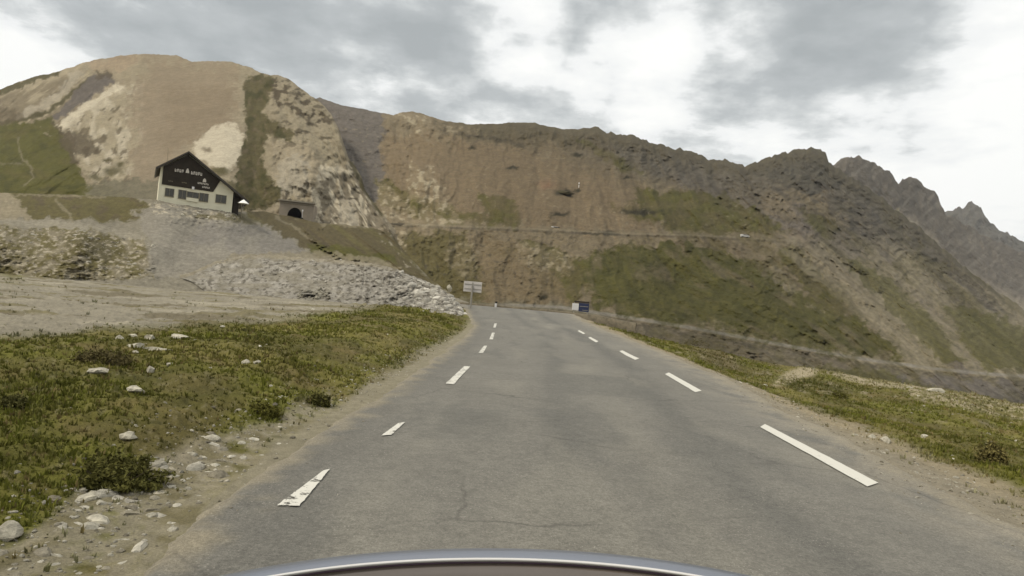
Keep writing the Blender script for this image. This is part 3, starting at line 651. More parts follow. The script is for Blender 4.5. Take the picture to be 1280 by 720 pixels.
def road_material():
    m, nt, b = mat_base('worn_asphalt'); tc = node(nt, 'ShaderNodeTexCoord').outputs['Object']
    col = node(nt, 'ShaderNodeVertexColor', layer_name='Col').outputs['Color']
    for s, a_, d_ in ((.5, .08, 3), (5, .10, 5), (22, .17, 4), (55, .26, 4), (170, .25, 2)):
        nn = noise_node(nt, s, d_, .65, tc); col = mul_col(nt, col, mrange(nt, nn.outputs['Fac'], .3, .7, 1-a_, 1+a_))
    # pale chippings
    vo = node(nt, 'ShaderNodeTexVoronoi'); vo.inputs['Scale'].default_value = 28; nt.links.new(tc, vo.inputs['Vector'])
    mk = mrange(nt, vo.outputs['Distance'], .10, .2, 1, 0); sel = noise_node(nt, 1.3, 4, .6, tc)
    mm = node(nt, 'ShaderNodeMath', operation='MULTIPLY'); nt.links.new(mk, mm.inputs[0]); nt.links.new(mrange(nt, sel.outputs['Fac'], .42, .62, .05, .75), mm.inputs[1])
    mx = node(nt, 'ShaderNodeMix', data_type='RGBA'); nt.links.new(mm.outputs[0], mx.inputs['Factor']); nt.links.new(col, mx.inputs['A']); mx.inputs['B'].default_value = (.34, .31, .26, 1)
    col = mx.outputs['Result']
    # long cracks
    dist = noise_node(nt, 1.1, 4, .6, tc); ad = node(nt, 'ShaderNodeMix', data_type='VECTOR'); ad.inputs['Factor'].default_value = .35
    nt.links.new(tc, ad.inputs['A']); nt.links.new(dist.outputs['Color'], ad.inputs['B'])
    vc = node(nt, 'ShaderNodeTexVoronoi', feature='DISTANCE_TO_EDGE'); vc.inputs['Scale'].default_value = .55; nt.links.new(ad.outputs['Result'], vc.inputs['Vector'])
    cm = noise_node(nt, .35, 3, .5, tc)
    cr = node(nt, 'ShaderNodeMath', operation='MULTIPLY'); nt.links.new(mrange(nt, vc.outputs['Distance'], .0, .010, 1, 0), cr.inputs[0]); nt.links.new(mrange(nt, cm.outputs['Fac'], .45, .6, 0, .6), cr.inputs[1])
    mx = node(nt, 'ShaderNodeMix', data_type='RGBA'); nt.links.new(cr.outputs[0], mx.inputs['Factor']); nt.links.new(col, mx.inputs['A']); mx.inputs['B'].default_value = (.05, .045, .038, 1)
    nt.links.new(mx.outputs['Result'], b.inputs['Base Color'])
    b.inputs['Roughness'].default_value = .85; b.inputs['Specular IOR Level'].default_value = .25
    bn = noise_node(nt, 90, 4, .7, tc); bp = node(nt, 'ShaderNodeBump'); bp.inputs['Distance'].default_value = .006
    nt.links.new(bn.outputs['Fac'], bp.inputs['Height']); nt.links.new(bp.outputs['Normal'], b.inputs['Normal'])
    return m
M_road = road_material()
props(mesh_np('road', RP.reshape(-1, 3), grid_faces(len(ys), ncol), M_road, PR.c.reshape(-1, 3)), kind='structure')
# the road's left bend beyond the crest
bend = []
for s_ in np.linspace(0, 1, 30):
    a_ = s_*math.radians(100); 
    cxb, cyb = le(50.)-2.5, 50.
    for r_ in np.linspace(2.6, 2.5+(re_(50.)-le(50.))+1.0, 12):
        bend.append((cxb+r_*math.cos(a_), cyb+r_*.95*math.sin(a_)*1.0, zr(50)+.06+.10*s_))
bend = np.array(bend); bc = np.empty((len(bend), 3)); bc[:] = A(.17,.152,.12)
# painted dashes, worn
def dash_material(th=.43):
    m, nt, b = mat_base('road_paint'); tc = node(nt, 'ShaderNodeTexCoord').outputs['Object']
    n = noise_node(nt, 9, 9, .78, tc); b.inputs['Base Color'].default_value = (.52, .495, .43, 1); b.inputs['Roughness'].default_value = .75
    r = mrange(nt, n.outputs['Fac'], th-.02, th+.04, 0, 1); nt.links.new(r, b.inputs['Alpha']); return m
M_dash = dash_material()
M_dash_solid = dash_material(.35)
def dash(quad, ragged, mat=None):
    """quad: photo corners nearL, nearR, farR, farL -> thin worn paint strip on the road"""
    q = [hit_road(*p) for p in quad]; n = 24; m = 5; pts = []
    for i in range(n+1):
        t = i/n; a = q[0]*(1-t)+q[3]*t; b = q[1]*(1-t)+q[2]*t
        e = ragged*(random.random()-.5)
        e2 = ragged*(random.random()-.5)
        a2 = a+(b-a)*e; b2 = b+(b-a)*e2
        for j in range(m+1):
            p = a2+(b2-a2)*j/m
            wdx = (p[0]-le(p[1]))/(re_(p[1])-le(p[1]))
            p = np.array([p[0], p[1], float(zr(p[1]))+.03*(1-(2*wdx-1)**2)+.012]); pts.append(p)
    o = mesh_np('lane_marking', np.array(pts), grid_faces(n+1, m+1), mat or M_dash); return o
D_R = [[(1084,611),(1098,606),(956,532),(950,536)], [(869,492),(877,490),(836,467),(831,469)], [(794,451),(799,449),(778,439),(774,440)], [(745,429),(748,427.5),(738,422),(735,423)], [(729,418.5),(731.5,417.5),(724,413.5),(722,414.5)]]
D_L = [[(346,635),(374,636),(412,589),(404,591)], [(476,547),(489,546),(506,530),(498,531)], [(557,481),(567,482),(588,459),(580,459)], [(598,442),(604,442),(609,433),(605,433)], [(611.5,425),(616,425),(618.5,416.5),(615,416.5)], [(616.5,410),(619.5,410),(621,405),(618,405)]]
names = []
for i, q in enumerate(D_R):
    o = dash(q, .04, M_dash_solid); props(o, ('nearest long white dash of the right edge line', 'second white dash up the right edge line', 'third white dash up the right edge line', 'fourth, small white dash up the right edge line', 'farthest white dash of the right edge line near the bend')[i], 'road marking', 'white dashes along the right edge of the road')
for i, q in enumerate(D_L):
    o = dash(q, .08); props(o, ('nearest worn chipped white dash of the left edge line', 'second, faded white dash up the left edge line', 'third white dash up the left edge line', 'fourth white dash up the left edge line', 'fifth, small white dash up the left edge line', 'farthest tiny white dash of the left edge line')[i], 'road marking', 'white dashes along the left edge of the road')

# ------------------------------------------------------------------ rocks
def rock_protos(n, seed):
    rr = random.Random(seed); out = []
    for i in range(n):
        bm = bmesh.new(); bmesh.ops.create_icosphere(bm, subdivisions=2, radius=1)
        for _ in range(7):                                    # chop planes: angular limestone
            nrm = Vector((rr.gauss(0,1), rr.gauss(0,1), rr.gauss(0,1))).normalized(); dcut = rr.uniform(.45, .8)
            for v in bm.verts:
                s = v.co.dot(nrm)-dcut
                if s > 0: v.co -= nrm*s
        for v in bm.verts: v.co *= 1+rr.uniform(-.05, .05)
        bm.verts.ensure_lookup_table()
        vs = np.array([v.co[:] for v in bm.verts]); fs = np.array([[q.index for q in f.verts] for f in bm.faces]); bm.free()
        out.append((vs, fs))
    return out
PROTO = rock_protos(10, 3)
M_rock = terrain_mat('pale_rock', (4., 22.), (.28, .32), 22., .03)
M_rockf = terrain_mat('rubble', (1., 6.), (.12, .2), 6., .05)
def rocks(name, P, S, mat, cols, flat=.6, kind='stuff', smooth=False):
    vs, fs, cc = [], [], []; off = 0
    for i in range(len(P)):
        v, f = PROTO[rng.integers(len(PROTO))]
        a = rng.uniform(0, 6.28); b = rng.uniform(-.35, .35); ca, sa, cb, sb = math.cos(a), math.sin(a), math.cos(b), math.sin(b)
        R = np.array([[ca, -sa, 0], [sa, ca, 0], [0, 0, 1]])@np.array([[1, 0, 0], [0, cb, -sb], [0, sb, cb]])
        sc_ = S[i]*np.array([1, rng.uniform(.6, .95), rng.uniform(flat*.6, flat*1.2)])
        vs.append((v*sc_)@R.T+P[i]); fs.append(f+off); off += len(v)
        cc.append(np.repeat((cols[i]*rng.uniform(.78, 1.15))[None], len(v), 0))
    o = mesh_np(name, np.concatenate(vs), np.concatenate(fs), mat, np.concatenate(cc), smooth=smooth)
    props(o, kind=kind); return o
print('base ok')
# ---- bend of the road beyond the crest
bx = np.linspace(0, 1, 24); by = np.linspace(48.5, 56.5, 14)
BX = -16+(le(by)[:, None]+.4+16)*bx[None, :]; BY = np.broadcast_to(by[:, None], BX.shape); BZ = zr(BY)+.012-.02*(1-bx)[None, :]
cb = np.empty((BX.size, 3)); cb[:] = A(.17,.152,.12)
props(mesh_np('road', np.stack([BX, BY, BZ], -1).reshape(-1, 3), grid_faces(14, 24), M_road, cb), kind='structure')
# low stone kerb wall along the outside of the bend
def wall_line(name, pts, h, w, mat, n=160, jag=.05):
    p = np.array(pts, float); L = np.concatenate([[0], np.cumsum(np.linalg.norm(np.diff(p, axis=0), axis=1))])
    s = np.linspace(0, L[-1], n); q = np.stack([np.interp(s, L, p[:, i]) for i in range(3)], -1)
    t = np.gradient(q, axis=0); t[:, 2] = 0; t /= np.linalg.norm(t, axis=1)[:, None]; nrm = np.stack([-t[:, 1], t[:, 0], 0*t[:, 0]], -1)
    hh = h*(1+.25*fbm(s/1.1, 3.3, 1.1, 4)); off = jag*fbm(s/.7, 9.3, 1.1, 4)
    prof = [(-w/2, -.5), (-w/2, .85), (-w*.32, 1.), (w*.32, 1.), (w/2, .85), (w/2, -.5)]
    V_ = np.stack([q+nrm*(a+off)[:, None]+(np.array([0, 0, 1])*(hh*b)[:, None] if b > 0 else np.array([0, 0, b])) for a, b in prof], 1)
    return mesh_np(name, V_.reshape(-1, 3), grid_faces(n, len(prof)), mat, None)
M_stone = plain('old_stone', (.15, .125, .085), .95, var=.35, vs=2.5, bump=.05)
zb = float(zr(57))
o = wall_line('stone_kerb', [(-15, 57.2, zb-.1), (-4, 57.3, zb), (3, 57.4, zb), (7.5, 56.6, zb-.1), (11, 55.5, zb-.5)], .20, .45, M_stone)
props(o, 'low dark stone kerb along the outer edge of the bend where the road ends in view', 'kerb wall')

# ---- tipped rock pile
ptop = curve([(225,344),(245,338),(268,327),(300,320),(330,318),(380,322),(430,325),(470,330),(500,338),(515,345),(530,350),(548,359),(562,368),(576,384),(585,397),(600,406)])
pctrl = [(268,322,74),(330,318,70),(430,325,60),(500,338,53),(562,374,45),(600,406,41),(268,345,63.5),(350,348,59),(430,372,48),(450,385,44),(520,402,40),(575,412,36.5),(600,420,36),(225,344,65.5),(225,362,60),(268,372,56.5),(400,394,42),(450,416,36),(520,424,33),(600,440,30)]
def rel_p(u, v, vt):
    return (-.018*(.35+.65*sst(400,470,u))*ridged(u/10, v/6, 6.6, 5, .65)-.012*fbm(u/24, v/14, 1.4, 3))*sst(-1, 4, v-vt)
def paint_p(P, u, v, vt):
    P.mix(A(.22,.20,.165), np.ones(u.shape)); P.mix(A(.29,.265,.22), sst(-.1,.3,fbm(u/6,v/4,7,4))*.8); P.mix(A(.07,.06,.045), sst(.05,.3,fbm(u/7,v/4,17,5,.6))*.8); P.mix(GRAVEL*.8, (1-sst(400,460,u))*sst(-.2,.3,fbm(u/30,v/10,27,4))*.7)  # the near-black blotches paint shaded gaps between the stones
    P.mix(SAND*.9, (1-sst(2,6,v-vt))*.6*(1-sst(460,520,u)))
_, TP = sheet('rock_tip', 225, 604, 1.0, ptop, curve([(225,347),(240,352),(268,372),(400,392),(450,412),(600,436)]), 90, pctrl, rel_p, paint_p, M_mid, jag=1.6, jagf=.2, back=(8, .7), label=None)
P_, S_, K_ = [], [], []
for i in range(2600):
    u = rng.uniform(272, 590); t = rng.uniform(0, 1)**1.1; tp = float(ptop(u)); bt = np.interp(u, [268, 400, 450, 590], [346, 366, 392, 410])
    v = tp+1+(bt-tp)*t
    if u < 470 and (rng.random() < .45 or fbm(np.array([u/20]), np.array([v/7]), 4.4, 3)[0] < -.05): continue
    D = math.exp(float(TP(np.array([u/100]), np.array([v/100]))[0])); P_.append(at(u, v, D)); px = rng.gamma(1.1, 1.5)+.7
    if u > 490: px *= 1.7
    elif u < 430: px *= .8
    S_.append(min(px, 12)*D/F*.62); w_ = np.clip((u-470)/70, 0, 1)*.5+rng.random()*.55
    K_.append(A(.21,.19,.15)*(1-w_)+A(.42,.39,.33)*w_)
for i in range(140):
    u = rng.uniform(372, 412); v = rng.uniform(362, 373); D = math.exp(float(TP(np.array([u/100]), np.array([v/100]))[0]))-.6
    P_.append(at(u, v, D)); S_.append((rng.gamma(1.5,1.3)+.8)*D/F*.6); K_.append(A(.22,.20,.155))
rocks('tipped_rubble', P_, S_, M_rockf, K_, .7)

def ground_hit(u, v, zoff=0.0):
    """where a photo direction meets the near ground"""
    d = ray(u, v); Ds = np.exp(np.linspace(math.log(2.2), math.log(100), 300)); P = CAM+d[None]*Ds[:, None]
    z = ground_z(P[:, 0], P[:, 1]); k = np.argmax(P[:, 2] < z+zoff)
    return P[k] if k > 0 else P[-1]
def grid_hits(us, vs):
    Ds = np.exp(np.linspace(math.log(2.2), math.log(80), 140)); d = ray(us, vs)
    P = CAM+d[:, None, :]*Ds[None, :, None]; z = TGz(P[..., 0], P[..., 1])
    below = P[..., 2] < z; k = below.argmax(1); ok = below.any(1) & (k > 0)
    return P[np.arange(len(us)), k], ok
# fast bilinear lookup of the ground height in polar grid
def TGz(x, y):
    r = np.sqrt(x*x+y*y); a = np.arctan2(x, y)
    fi = (np.log(np.clip(r, 2.0, 104.9))-math.log(2.0))/(math.log(105.)-math.log(2.0))*(nrad-1); fj = (np.clip(a, az[0], az[-1])-az[0])/(az[-1]-az[0])*(na-1)
    i = np.clip(fi.astype(int), 0, nrad-2); j = np.clip(fj.astype(int), 0, na-2); a_ = fi-i; b_ = fj-j
    return (Z[i, j]*(1-a_)*(1-b_)+Z[i+1, j]*a_*(1-b_)+Z[i, j+1]*(1-a_)*b_+Z[i+1, j+1]*a_*b_)
# loose stones on the verges (uncountable)
def scatter(n, poly, pxm, cols, seed_thin=None, pxmax=9, road_ok=False):
    p = np.array(poly, float); b0, b1 = p.min(0), p.max(0)
    u = rng.uniform(b0[0], b1[0], n); v = rng.uniform(b0[1], b1[1], n)
    m = pmask(u, v, poly, 8) > rng.random(n)
    if seed_thin is not None: m &= fbm(u/26, v/16, seed_thin, 4) > rng.uniform(-.25, .5, n)
    u, v = u[m], v[m]; P, ok = grid_hits(u, v); P = P[ok]; u = u[ok]; v = v[ok]
    if not road_ok:
        off = np.maximum(le(P[:, 1])-P[:, 0], P[:, 0]-re_(P[:, 1])); k_ = off > .05; P = P[k_]
    D = P[:, 1]; px = np.minimum(rng.gamma(1.6, pxm/1.6, len(P))+.7, pxmax); S = px*D/F*.85
    P[:, 2] += -.15*S
    K = [cols[rng.integers(len(cols))] for _ in range(len(P))]
    return list(P), list(S), K
cr_ = [A(.36,.33,.26), A(.27,.24,.18), A(.42,.385,.31), A(.21,.185,.135)]
allP, allS, allK = [], [], []
for args in (
    (1700, [(100,590),(180,570),(260,545),(330,540),(300,600),(190,690),(60,760),(-20,720),(20,670)], 6.0, cr_, None, 20),
    (900, [(300,500),(420,480),(430,520),(330,590),(220,650),(160,640),(230,560)], 3.4, cr_, None, 10),
    (700, [(420,440),(560,405),(590,408),(520,460),(420,525),(400,490)], 1.9, cr_, 7.3, 6),
    (1500, [(0,440),(200,430),(420,410),(560,400),(420,500),(250,560),(0,660)], 1.7, cr_, 9.3, 7),
    (380, [(0,395),(200,385),(420,385),(440,420),(300,440),(0,440)], 1.6, cr_, 11.3, 6),
    (420, [(100,410),(260,405),(270,440),(130,445)], 1.6, cr_, 12.3, 6),
    (220, [(0,345),(380,340),(440,380),(420,405),(0,410)], .9, cr_, 14.3, 4),
    (400, [(740,404),(860,445),(960,500),(1060,545),(1000,530),(900,492),(800,435)], 1.2, cr_, 15.3, 4),
    (900, [(960,500),(1090,560),(1200,575),(1290,600),(1290,585),(1200,556),(1060,530)], 1.8, cr_, 16.3, 6),
    (900, [(1130,478),(1290,505),(1290,560),(1180,545),(1100,520)], 2.2, cr_, 17.3, 6),
    (160, [(900,470),(950,478),(968,498),(935,500)], 1.8, cr_, None, 5),
    (120, [(980,466),(1010,458),(1026,462),(1010,472),(984,476)], 1.6, cr_, None, 4),
    (700, [(1030,460),(1140,480),(1290,508),(1290,520),(1140,494),(1040,472)], 1.7, cr_, 3.9, 6)):
    p, s, c = scatter(*args); allP += p; allS += s; allK += c
rocks('loose_stones', allP, allS, M_rock, allK, .55)
# rubble on the left bank and in front of the house (mid distance)
bP, bS, bK = [], [], []
for i in range(3000):
    if i < 2300: u = rng.uniform(-60, 195); v = rng.uniform(285+max(u-100, 0)*.22, 345)
    else: u = rng.uniform(188, 300); v = 252+(u-188)*.13+rng.uniform(0, 14)
    if fbm(np.array([u/24]), np.array([v/12]), 3.1, 4)[0] < rng.uniform(-.3, .4): continue
    p = s_point(u, v); px = min(rng.gamma(1.3, 1.2)+.7, 8); bP.append(p); bS.append(px*p[1]/F*.6); bK.append(cr_[rng.integers(4)]*(1. if i >= 2300 else .85))
rocks('bank_rubble', bP, bS, M_rockf, bK, .6)
# grit along the asphalt edges
gP, gS, gK = [], [], []
for i in range(5200):
    y = math.exp(rng.uniform(math.log(2.2), math.log(26))); left = rng.random() < .45
    x = (le(y)-.55+abs(rng.normal(0, .4))*(1 if rng.random() < .35 else -1)*.9) if left else (re_(y)+rng.normal(.3, .45))
    wdx = (x-le(y))/(re_(y)-le(y))
    z = max(float(TGz(np.array(x), np.array(y))), float(zr(y))+.03*(1-(2*wdx-1)**2) if 0.03 < wdx < .97 else -9)
    gP.append(np.array([x, y, z])); gS.append(rng.gamma(2, .0045)+.004); gK.append(cr_[rng.integers(4)]*.85)
rocks('road_grit', gP, gS, M_rock, gK, .7)
# single boulders one can point at
ROCKS = [((198,437), 26, 5, 'long flat white slab, largest of the white rock cluster beside the gravel yard'),
 ((165,420), 13, 6, 'white block at the upper left corner of the white rock cluster'),
 ((187,423), 11, 7, 'white block at the top middle of the white rock cluster'),
 ((222,421), 22, 5, 'flat white slab at the right end of the white rock cluster'),
 ((168,432), 18, 7, 'grey-white boulder in the left middle of the white rock cluster'),
 ((149,423), 8, 5, 'small white stone at the left end of the white rock cluster'),
 ((170,441), 9, 4, 'small white stone at the lower edge of the white rock cluster'),
 ((121,463), 18, 7, 'pale boulder sitting in front of the dark shrub left of the white rock cluster'),
 ((188,463), 7, 8, 'small upright pale stone in the grass below the white rock cluster'),
 ((212,455), 6, 4, 'small pale stone right of the upright stone in the grass'),
 ((170,487), 16, 6, 'pale half-buried flat stone in the middle of the left grass'),
 ((322,454), 13, 5, 'pale stone lying alone in the grass toward the road'),
 ((307,453), 10, 5, 'dull grey stone just left of the lone pale stone'),
 ((160,545), 18, 8, 'pale broken rock at the left above the dark cushion shrub'),
 ((8,665), 28, 18, 'large pale rock at the lower left edge of the picture'),
 ((108,622), 18, 10, 'pale rock in the stony gap left below the cushion shrub'),
 ((124,650), 24, 9, 'tilted pale slab lowest in the stony gap beside the road'),
 ((561.5,361.5), 5, 5, 'yellowish boulder perched on the rim of the rock tip near the signpost'),
 ((1170,488), 16, 5, 'pale outcrop block on the right hand crest'),
 ((1090,548), 9, 6, 'larger whitish stone beside the right gravel shoulder'),
 ((1107,552), 11, 8, 'knobbly pale stone nearest the right gravel shoulder'),
 ((1068,544), 7, 4, 'small whitish stone left of the shoulder stones on the right'),
 ((1155,545), 7, 4, 'small pale stone alone in the right hand grass')]
for (u, v), wpx, hpx, lab in ROCKS:
    if 'perched' in lab: D = 45.; p = at(float(u), float(v), D)
    else: p = ground_hit(float(u), float(v)+hpx*.3); D = p[1]
    vs_, fs_ = PROTO[rng.integers(len(PROTO))]; vs_ = vs_.copy()
    sx = wpx*D/F*.75; sz = hpx*D/F*.95; vs_ = vs_*np.array([sx, sx*.7, sz]); vs_ = vs_*(1+.06*rng.normal(size=(len(vs_), 1)))
    cc = np.repeat((A(.40,.365,.285)*rng.uniform(.85, 1.1))[None], len(vs_), 0)
    o = mesh_np('boulder', vs_, fs_, M_rock, cc, smooth=False); o.location = (p[0], p[1], p[2]+sz*.15); o.rotation_euler = (0, 0, rng.uniform(-.4, .4))
    props(o, lab, 'boulder', 'pale boulders on the grass and gravel')

# ------------------------------------------------------------------ grass and low plants
M_grass = terrain_mat('grass_blades', (1.5,), (.15,), 3., .0); 
def tufts(name, P, Hs, cols, nb=6, spread=.5, lean=.6):
    n = len(P); P = np.repeat(np.asarray(P), nb, 0); H = np.repeat(np.asarray(Hs), nb)*rng.uniform(.55, 1.15, n*nb); cc = np.repeat(np.asarray(cols), nb, 0)*rng.uniform(.85, 1.15, (n*nb, 1))
    a = rng.uniform(0, 6.283, n*nb); b = rng.uniform(0, 6.283, n*nb); rr = spread*H*rng.random(n*nb)
    base = P+np.stack([rr*np.cos(a), rr*np.sin(a), -.25*H], -1); w = H*.14+.0015
    side = np.stack([np.cos(b)*w, np.sin(b)*w, 0*w], -1); l = lean*H*rng.random(n*nb)
    mid = base+np.stack([l*.4*np.cos(a), l*.4*np.sin(a), .75*H], -1); tip = base+np.stack([l*np.cos(a), l*np.sin(a), 1.2*H], -1)
    v = np.stack([base-side, base+side, mid+side*.7, mid-side*.7, tip], 1).reshape(-1, 3); i = np.arange(n*nb)[:, None]*5
    q = i+np.array([[0, 1, 2, 3]]); t = i+np.array([[3, 2, 4, 4]])
    me = bpy.data.meshes.new(name); me.vertices.add(len(v)); me.vertices.foreach_set('co', v.astype(np.float32).ravel())
    lo = np.concatenate([q.ravel(), t[:, :3].ravel()]); nq, ntr = len(q), len(t)
    me.loops.add(len(lo)); me.loops.foreach_set('vertex_index', lo.astype(np.int32)); me.polygons.add(nq+ntr)
    me.polygons.foreach_set('loop_start', np.concatenate([np.arange(nq)*4, nq*4+np.arange(ntr)*3]).astype(np.int32))
    me.polygons.foreach_set('loop_total', np.concatenate([np.full(nq, 4), np.full(ntr, 3)]).astype(np.int32)); me.update(calc_edges=True)
    at_ = me.color_attributes.new('Col', 'FLOAT_COLOR', 'POINT'); c = np.ones((len(v), 4), np.float32); c[:, :3] = np.repeat(cc, 5, 0); at_.data.foreach_set('color', c.ravel())
    me.materials.append(M_grass); o = bpy.data.objects.new(name, me); C.objects.link(o); return o
# pick ground vertices evenly over the picture, where it is grassy
grassy = (1-yard*.985)*(1-sh_l*(.97-.30*sst(.1,.5,n2)))*(1-sh_r*(.97-.2*sst(.1,.5,n2)))*(1-stony*.93)*(dd > .25)*(Y < 46)*(Y > 2.2)*(U > -80)*(U < 1360)*(V < 800)
grassy = grassy*np.clip(.35+1.1*sst(-.3,.4,n1+.5*n2), 0, 1)
# area of a grid cell as seen = used as sampling weight
w_ = (grassy*rad[:, None]*rad[:, None]/(Y**1.35)).ravel(); w_ = w_/w_.sum()
idx = rng.choice(len(w_), 60000, p=w_); gp_ = GP.reshape(-1, 3)[idx].copy(); gd = gp_[:, 1]
gp_[:, 0] += rng.normal(0, .004, len(idx))*gd; gp_[:, 1] += rng.normal(0, .01, len(idx))*gd
off = np.maximum(le(gp_[:, 1])-gp_[:, 0], gp_[:, 0]-re_(gp_[:, 1])); kp = off > .3; gp_ = gp_[kp]; gd = gd[kp]; idx = idx[kp]
gp_[:, 2] = TGz(gp_[:, 0], gp_[:, 1])
H_ = (.024+.0013*gd)*np.clip(1+.7*n1.ravel()[idx], .4, 2)*np.clip(rng.gamma(3, .33, len(idx)), .3, 2.6)*.85
base_c = PG.c.reshape(-1, 3)[idx]; gc_ = base_c*A(1.08,1.16,.95); gc_ = gc_*(1+.15*rng.normal(size=(len(idx), 1)))
dry = rng.random(len(idx)) < .10; gc_[dry] = A(.16, .125, .05)
props(tufts('grass', gp_, H_, np.clip(gc_, .01, 1)), kind='stuff')
def shrub(u, v, wpx, hpx, lab, col, n=900, name='cushion_shrub', leaf=.018, cat='shrub', bare=False):
    p = ground_hit(float(u), float(v)); D = p[1]; rx = wpx*D/F*.5; rz = hpx*D/F*.9
    root = empty(name, tuple(p)); props(root, lab, cat)
    # twigs
    mb = MB()
    for k in range(26):
        a = rng.uniform(0, 6.28); r = rx*rng.uniform(.3, .95); h = rz*rng.uniform(.3, .8)
        mb.tube((0, 0, -.03), (r*math.cos(a), r*.8*math.sin(a), h), .004+.004*rx, .002, 5)
    mb.build('stem', M_twig, root)
    th = rng.uniform(0, 6.283, n); ph = np.arccos(rng.uniform(0, 1, n)); rr = rng.uniform(.55, 1.0, n)**.6*(1+.7*fbm(np.cos(th)*1.6+u, np.sin(th)*1.6, ph*1.6, 4))
    q = np.stack([rx*rr*np.sin(ph)*np.cos(th), rx*.8*rr*np.sin(ph)*np.sin(th), rz*rr*np.cos(ph)], -1)
    sz = leaf*(1+D*.03)*rng.uniform(.6, 1.4, n); a1 = rng.normal(size=(n, 3)); a1 /= np.linalg.norm(a1, axis=1)[:, None]; a2 = np.cross(a1, rng.normal(size=(n, 3))); a2 /= np.linalg.norm(a2, axis=1)[:, None]
    vv = np.stack([q-a1*sz[:, None], q+a2*sz[:, None]*.45, q+a1*sz[:, None], q-a2*sz[:, None]*.45], 1).reshape(-1, 3)
    cc = np.repeat(col[None]*1.5*rng.uniform(.7, 1.3, (n, 1)), 4, 0)
    mesh_np('leaves', vv, np.arange(n*4).reshape(-1, 4), M_grass, cc, smooth=False, parent=root)
    return root
M_twig = plain('twig', (.06, .045, .03), .9)
shrub(146,606,98,34,'dark green cushion shrub at the edge of the stony gap by the road', A(.062,.058,.016), 5200)
shrub(128,455,70,18,'dark brownish shrub behind the pale boulder near the gravel yard', A(.066,.054,.022), 1800, 'low_shrub')
shrub(398,508,34,18,'small dark shrub on the stony edge of the left verge', A(.058,.054,.016), 1200)
shrub(20,510,30,16,'dark low shrub at the far left of the grass', A(.06,.056,.018), 1000, 'low_shrub')
shrub(1240,578,36,26,'bushy green plant at the right edge beside the gravel shoulder', OLIVE*1.0, 1800, 'leafy_plant')
shrub(330,520,40,16,'low green clump on the verge between the boulders and the road', GREEN*.95, 1300)
shrub(1050,497,22,8,'dark green tuft on the right grass below the crest', GREEN*.8, 700, 'low_shrub')
shrub(870,432,30,8,'brownish tuft at the lip of the right verge', A(.05,.042,.016), 700, 'low_shrub')

# ------------------------------------------------------------------ signs and posts
M_galv = plain('galvanised_steel', (.30, .275, .235), .5, .25, .12, 12); M_alu = plain('sign_back', (.50, .46, .42), .55, .1, .08, 5)
M_blue = plain('blue_panel', (.028, .036, .085), .5, var=.1); M_white = plain('white_panel', (.72, .69, .66), .5, var=.05); M_dark = plain('dark_wood', (.035, .026, .019), .75, var=.2, vs=3)
M_black = plain('black_rubber', (.012, .012, .012), .8)
def sign_back(u, v, D, lab):
    p = at(float(u), float(v), float(D)); s = D/F
    r = empty('road_sign', (p[0], p[1], p[2]), math.radians(-6)); props(r, lab, 'sign')
    MB().tube((0, 0, -.5), (0, 0, 34*s), 1.15*s, 1.15*s, 12).build('post', M_galv, r, smooth=False)
    b = MB().box((.2*s, 1.6*s, 33.2*s), (23.*s, .5*s, 13.2*s)).build('panel', M_alu, r, bevel=.15*s)
    MB().box((.2*s, 1.1*s, 36.2*s), (21*s, .55*s, .9*s)).box((.2*s, 1.1*s, 30.4*s), (21*s, .55*s, .9*s)).build('rail', M_galv, r)
    MB().box((0, 1.2*s, 33*s), (2.0*s, .5*s, 11*s)).build('bracket', M_galv, r)
    return r
sign_back(587.5, 391.5, 48, 'pale grey sign seen from behind on a single leaning-looking post beside the bend')
# blue information boards with a white panel
p = at(725., 392., 60.); s = 60./F; r = empty('information_board', tuple(p), math.radians(4)); props(r, 'dark blue information board with a white square panel at its left, beyond the bend', 'sign')
MB().box((-8*s, 0, 2*s), (.8*s, .8*s, 24*s)).build('post', M_galv, r); MB().box((9*s, 0, 2*s), (.8*s, .8*s, 24*s)).build('post', M_galv, r)
MB().box((1*s, -.6*s, 14.5*s), (19*s, .6*s, 2.0*s)).build('header', M_dark, r)
MB().box((4*s, -.7*s, 8*s), (13*s, .6*s, 10.5*s)).build('blue_panel', M_blue, r, bevel=.08*s)
MB().box((4*s, -1.15*s, 9.2*s), (11*s, .2*s, .7*s)).box((5.8*s, -1.15*s, 4.6*s), (7*s, .2*s, .6*s)).build('lettering_strip', M_galv, r)
MB().box((-6.6*s, -.9*s, 8*s), (8.2*s, .7*s, 8.4*s)).build('white_panel', M_white, r, bevel=.3*s)
# marker post on the left of the bend
p = at(619.5, 384.5, 57.); s = 57./F; r = empty('marker_post', tuple(p)); props(r, 'small white roadside marker post with a dark top at the bend', 'marker post')
MB().box((0, 0, 1.5*s), (2.6*s, 1.6*s, 8*s)).build('post', M_white, r, bevel=.3*s); MB().box((.3*s, -.2*s, 6.6*s), (2.8*s, 1.9*s, 2.2*s)).build('cap', M_black, r, bevel=.3*s)
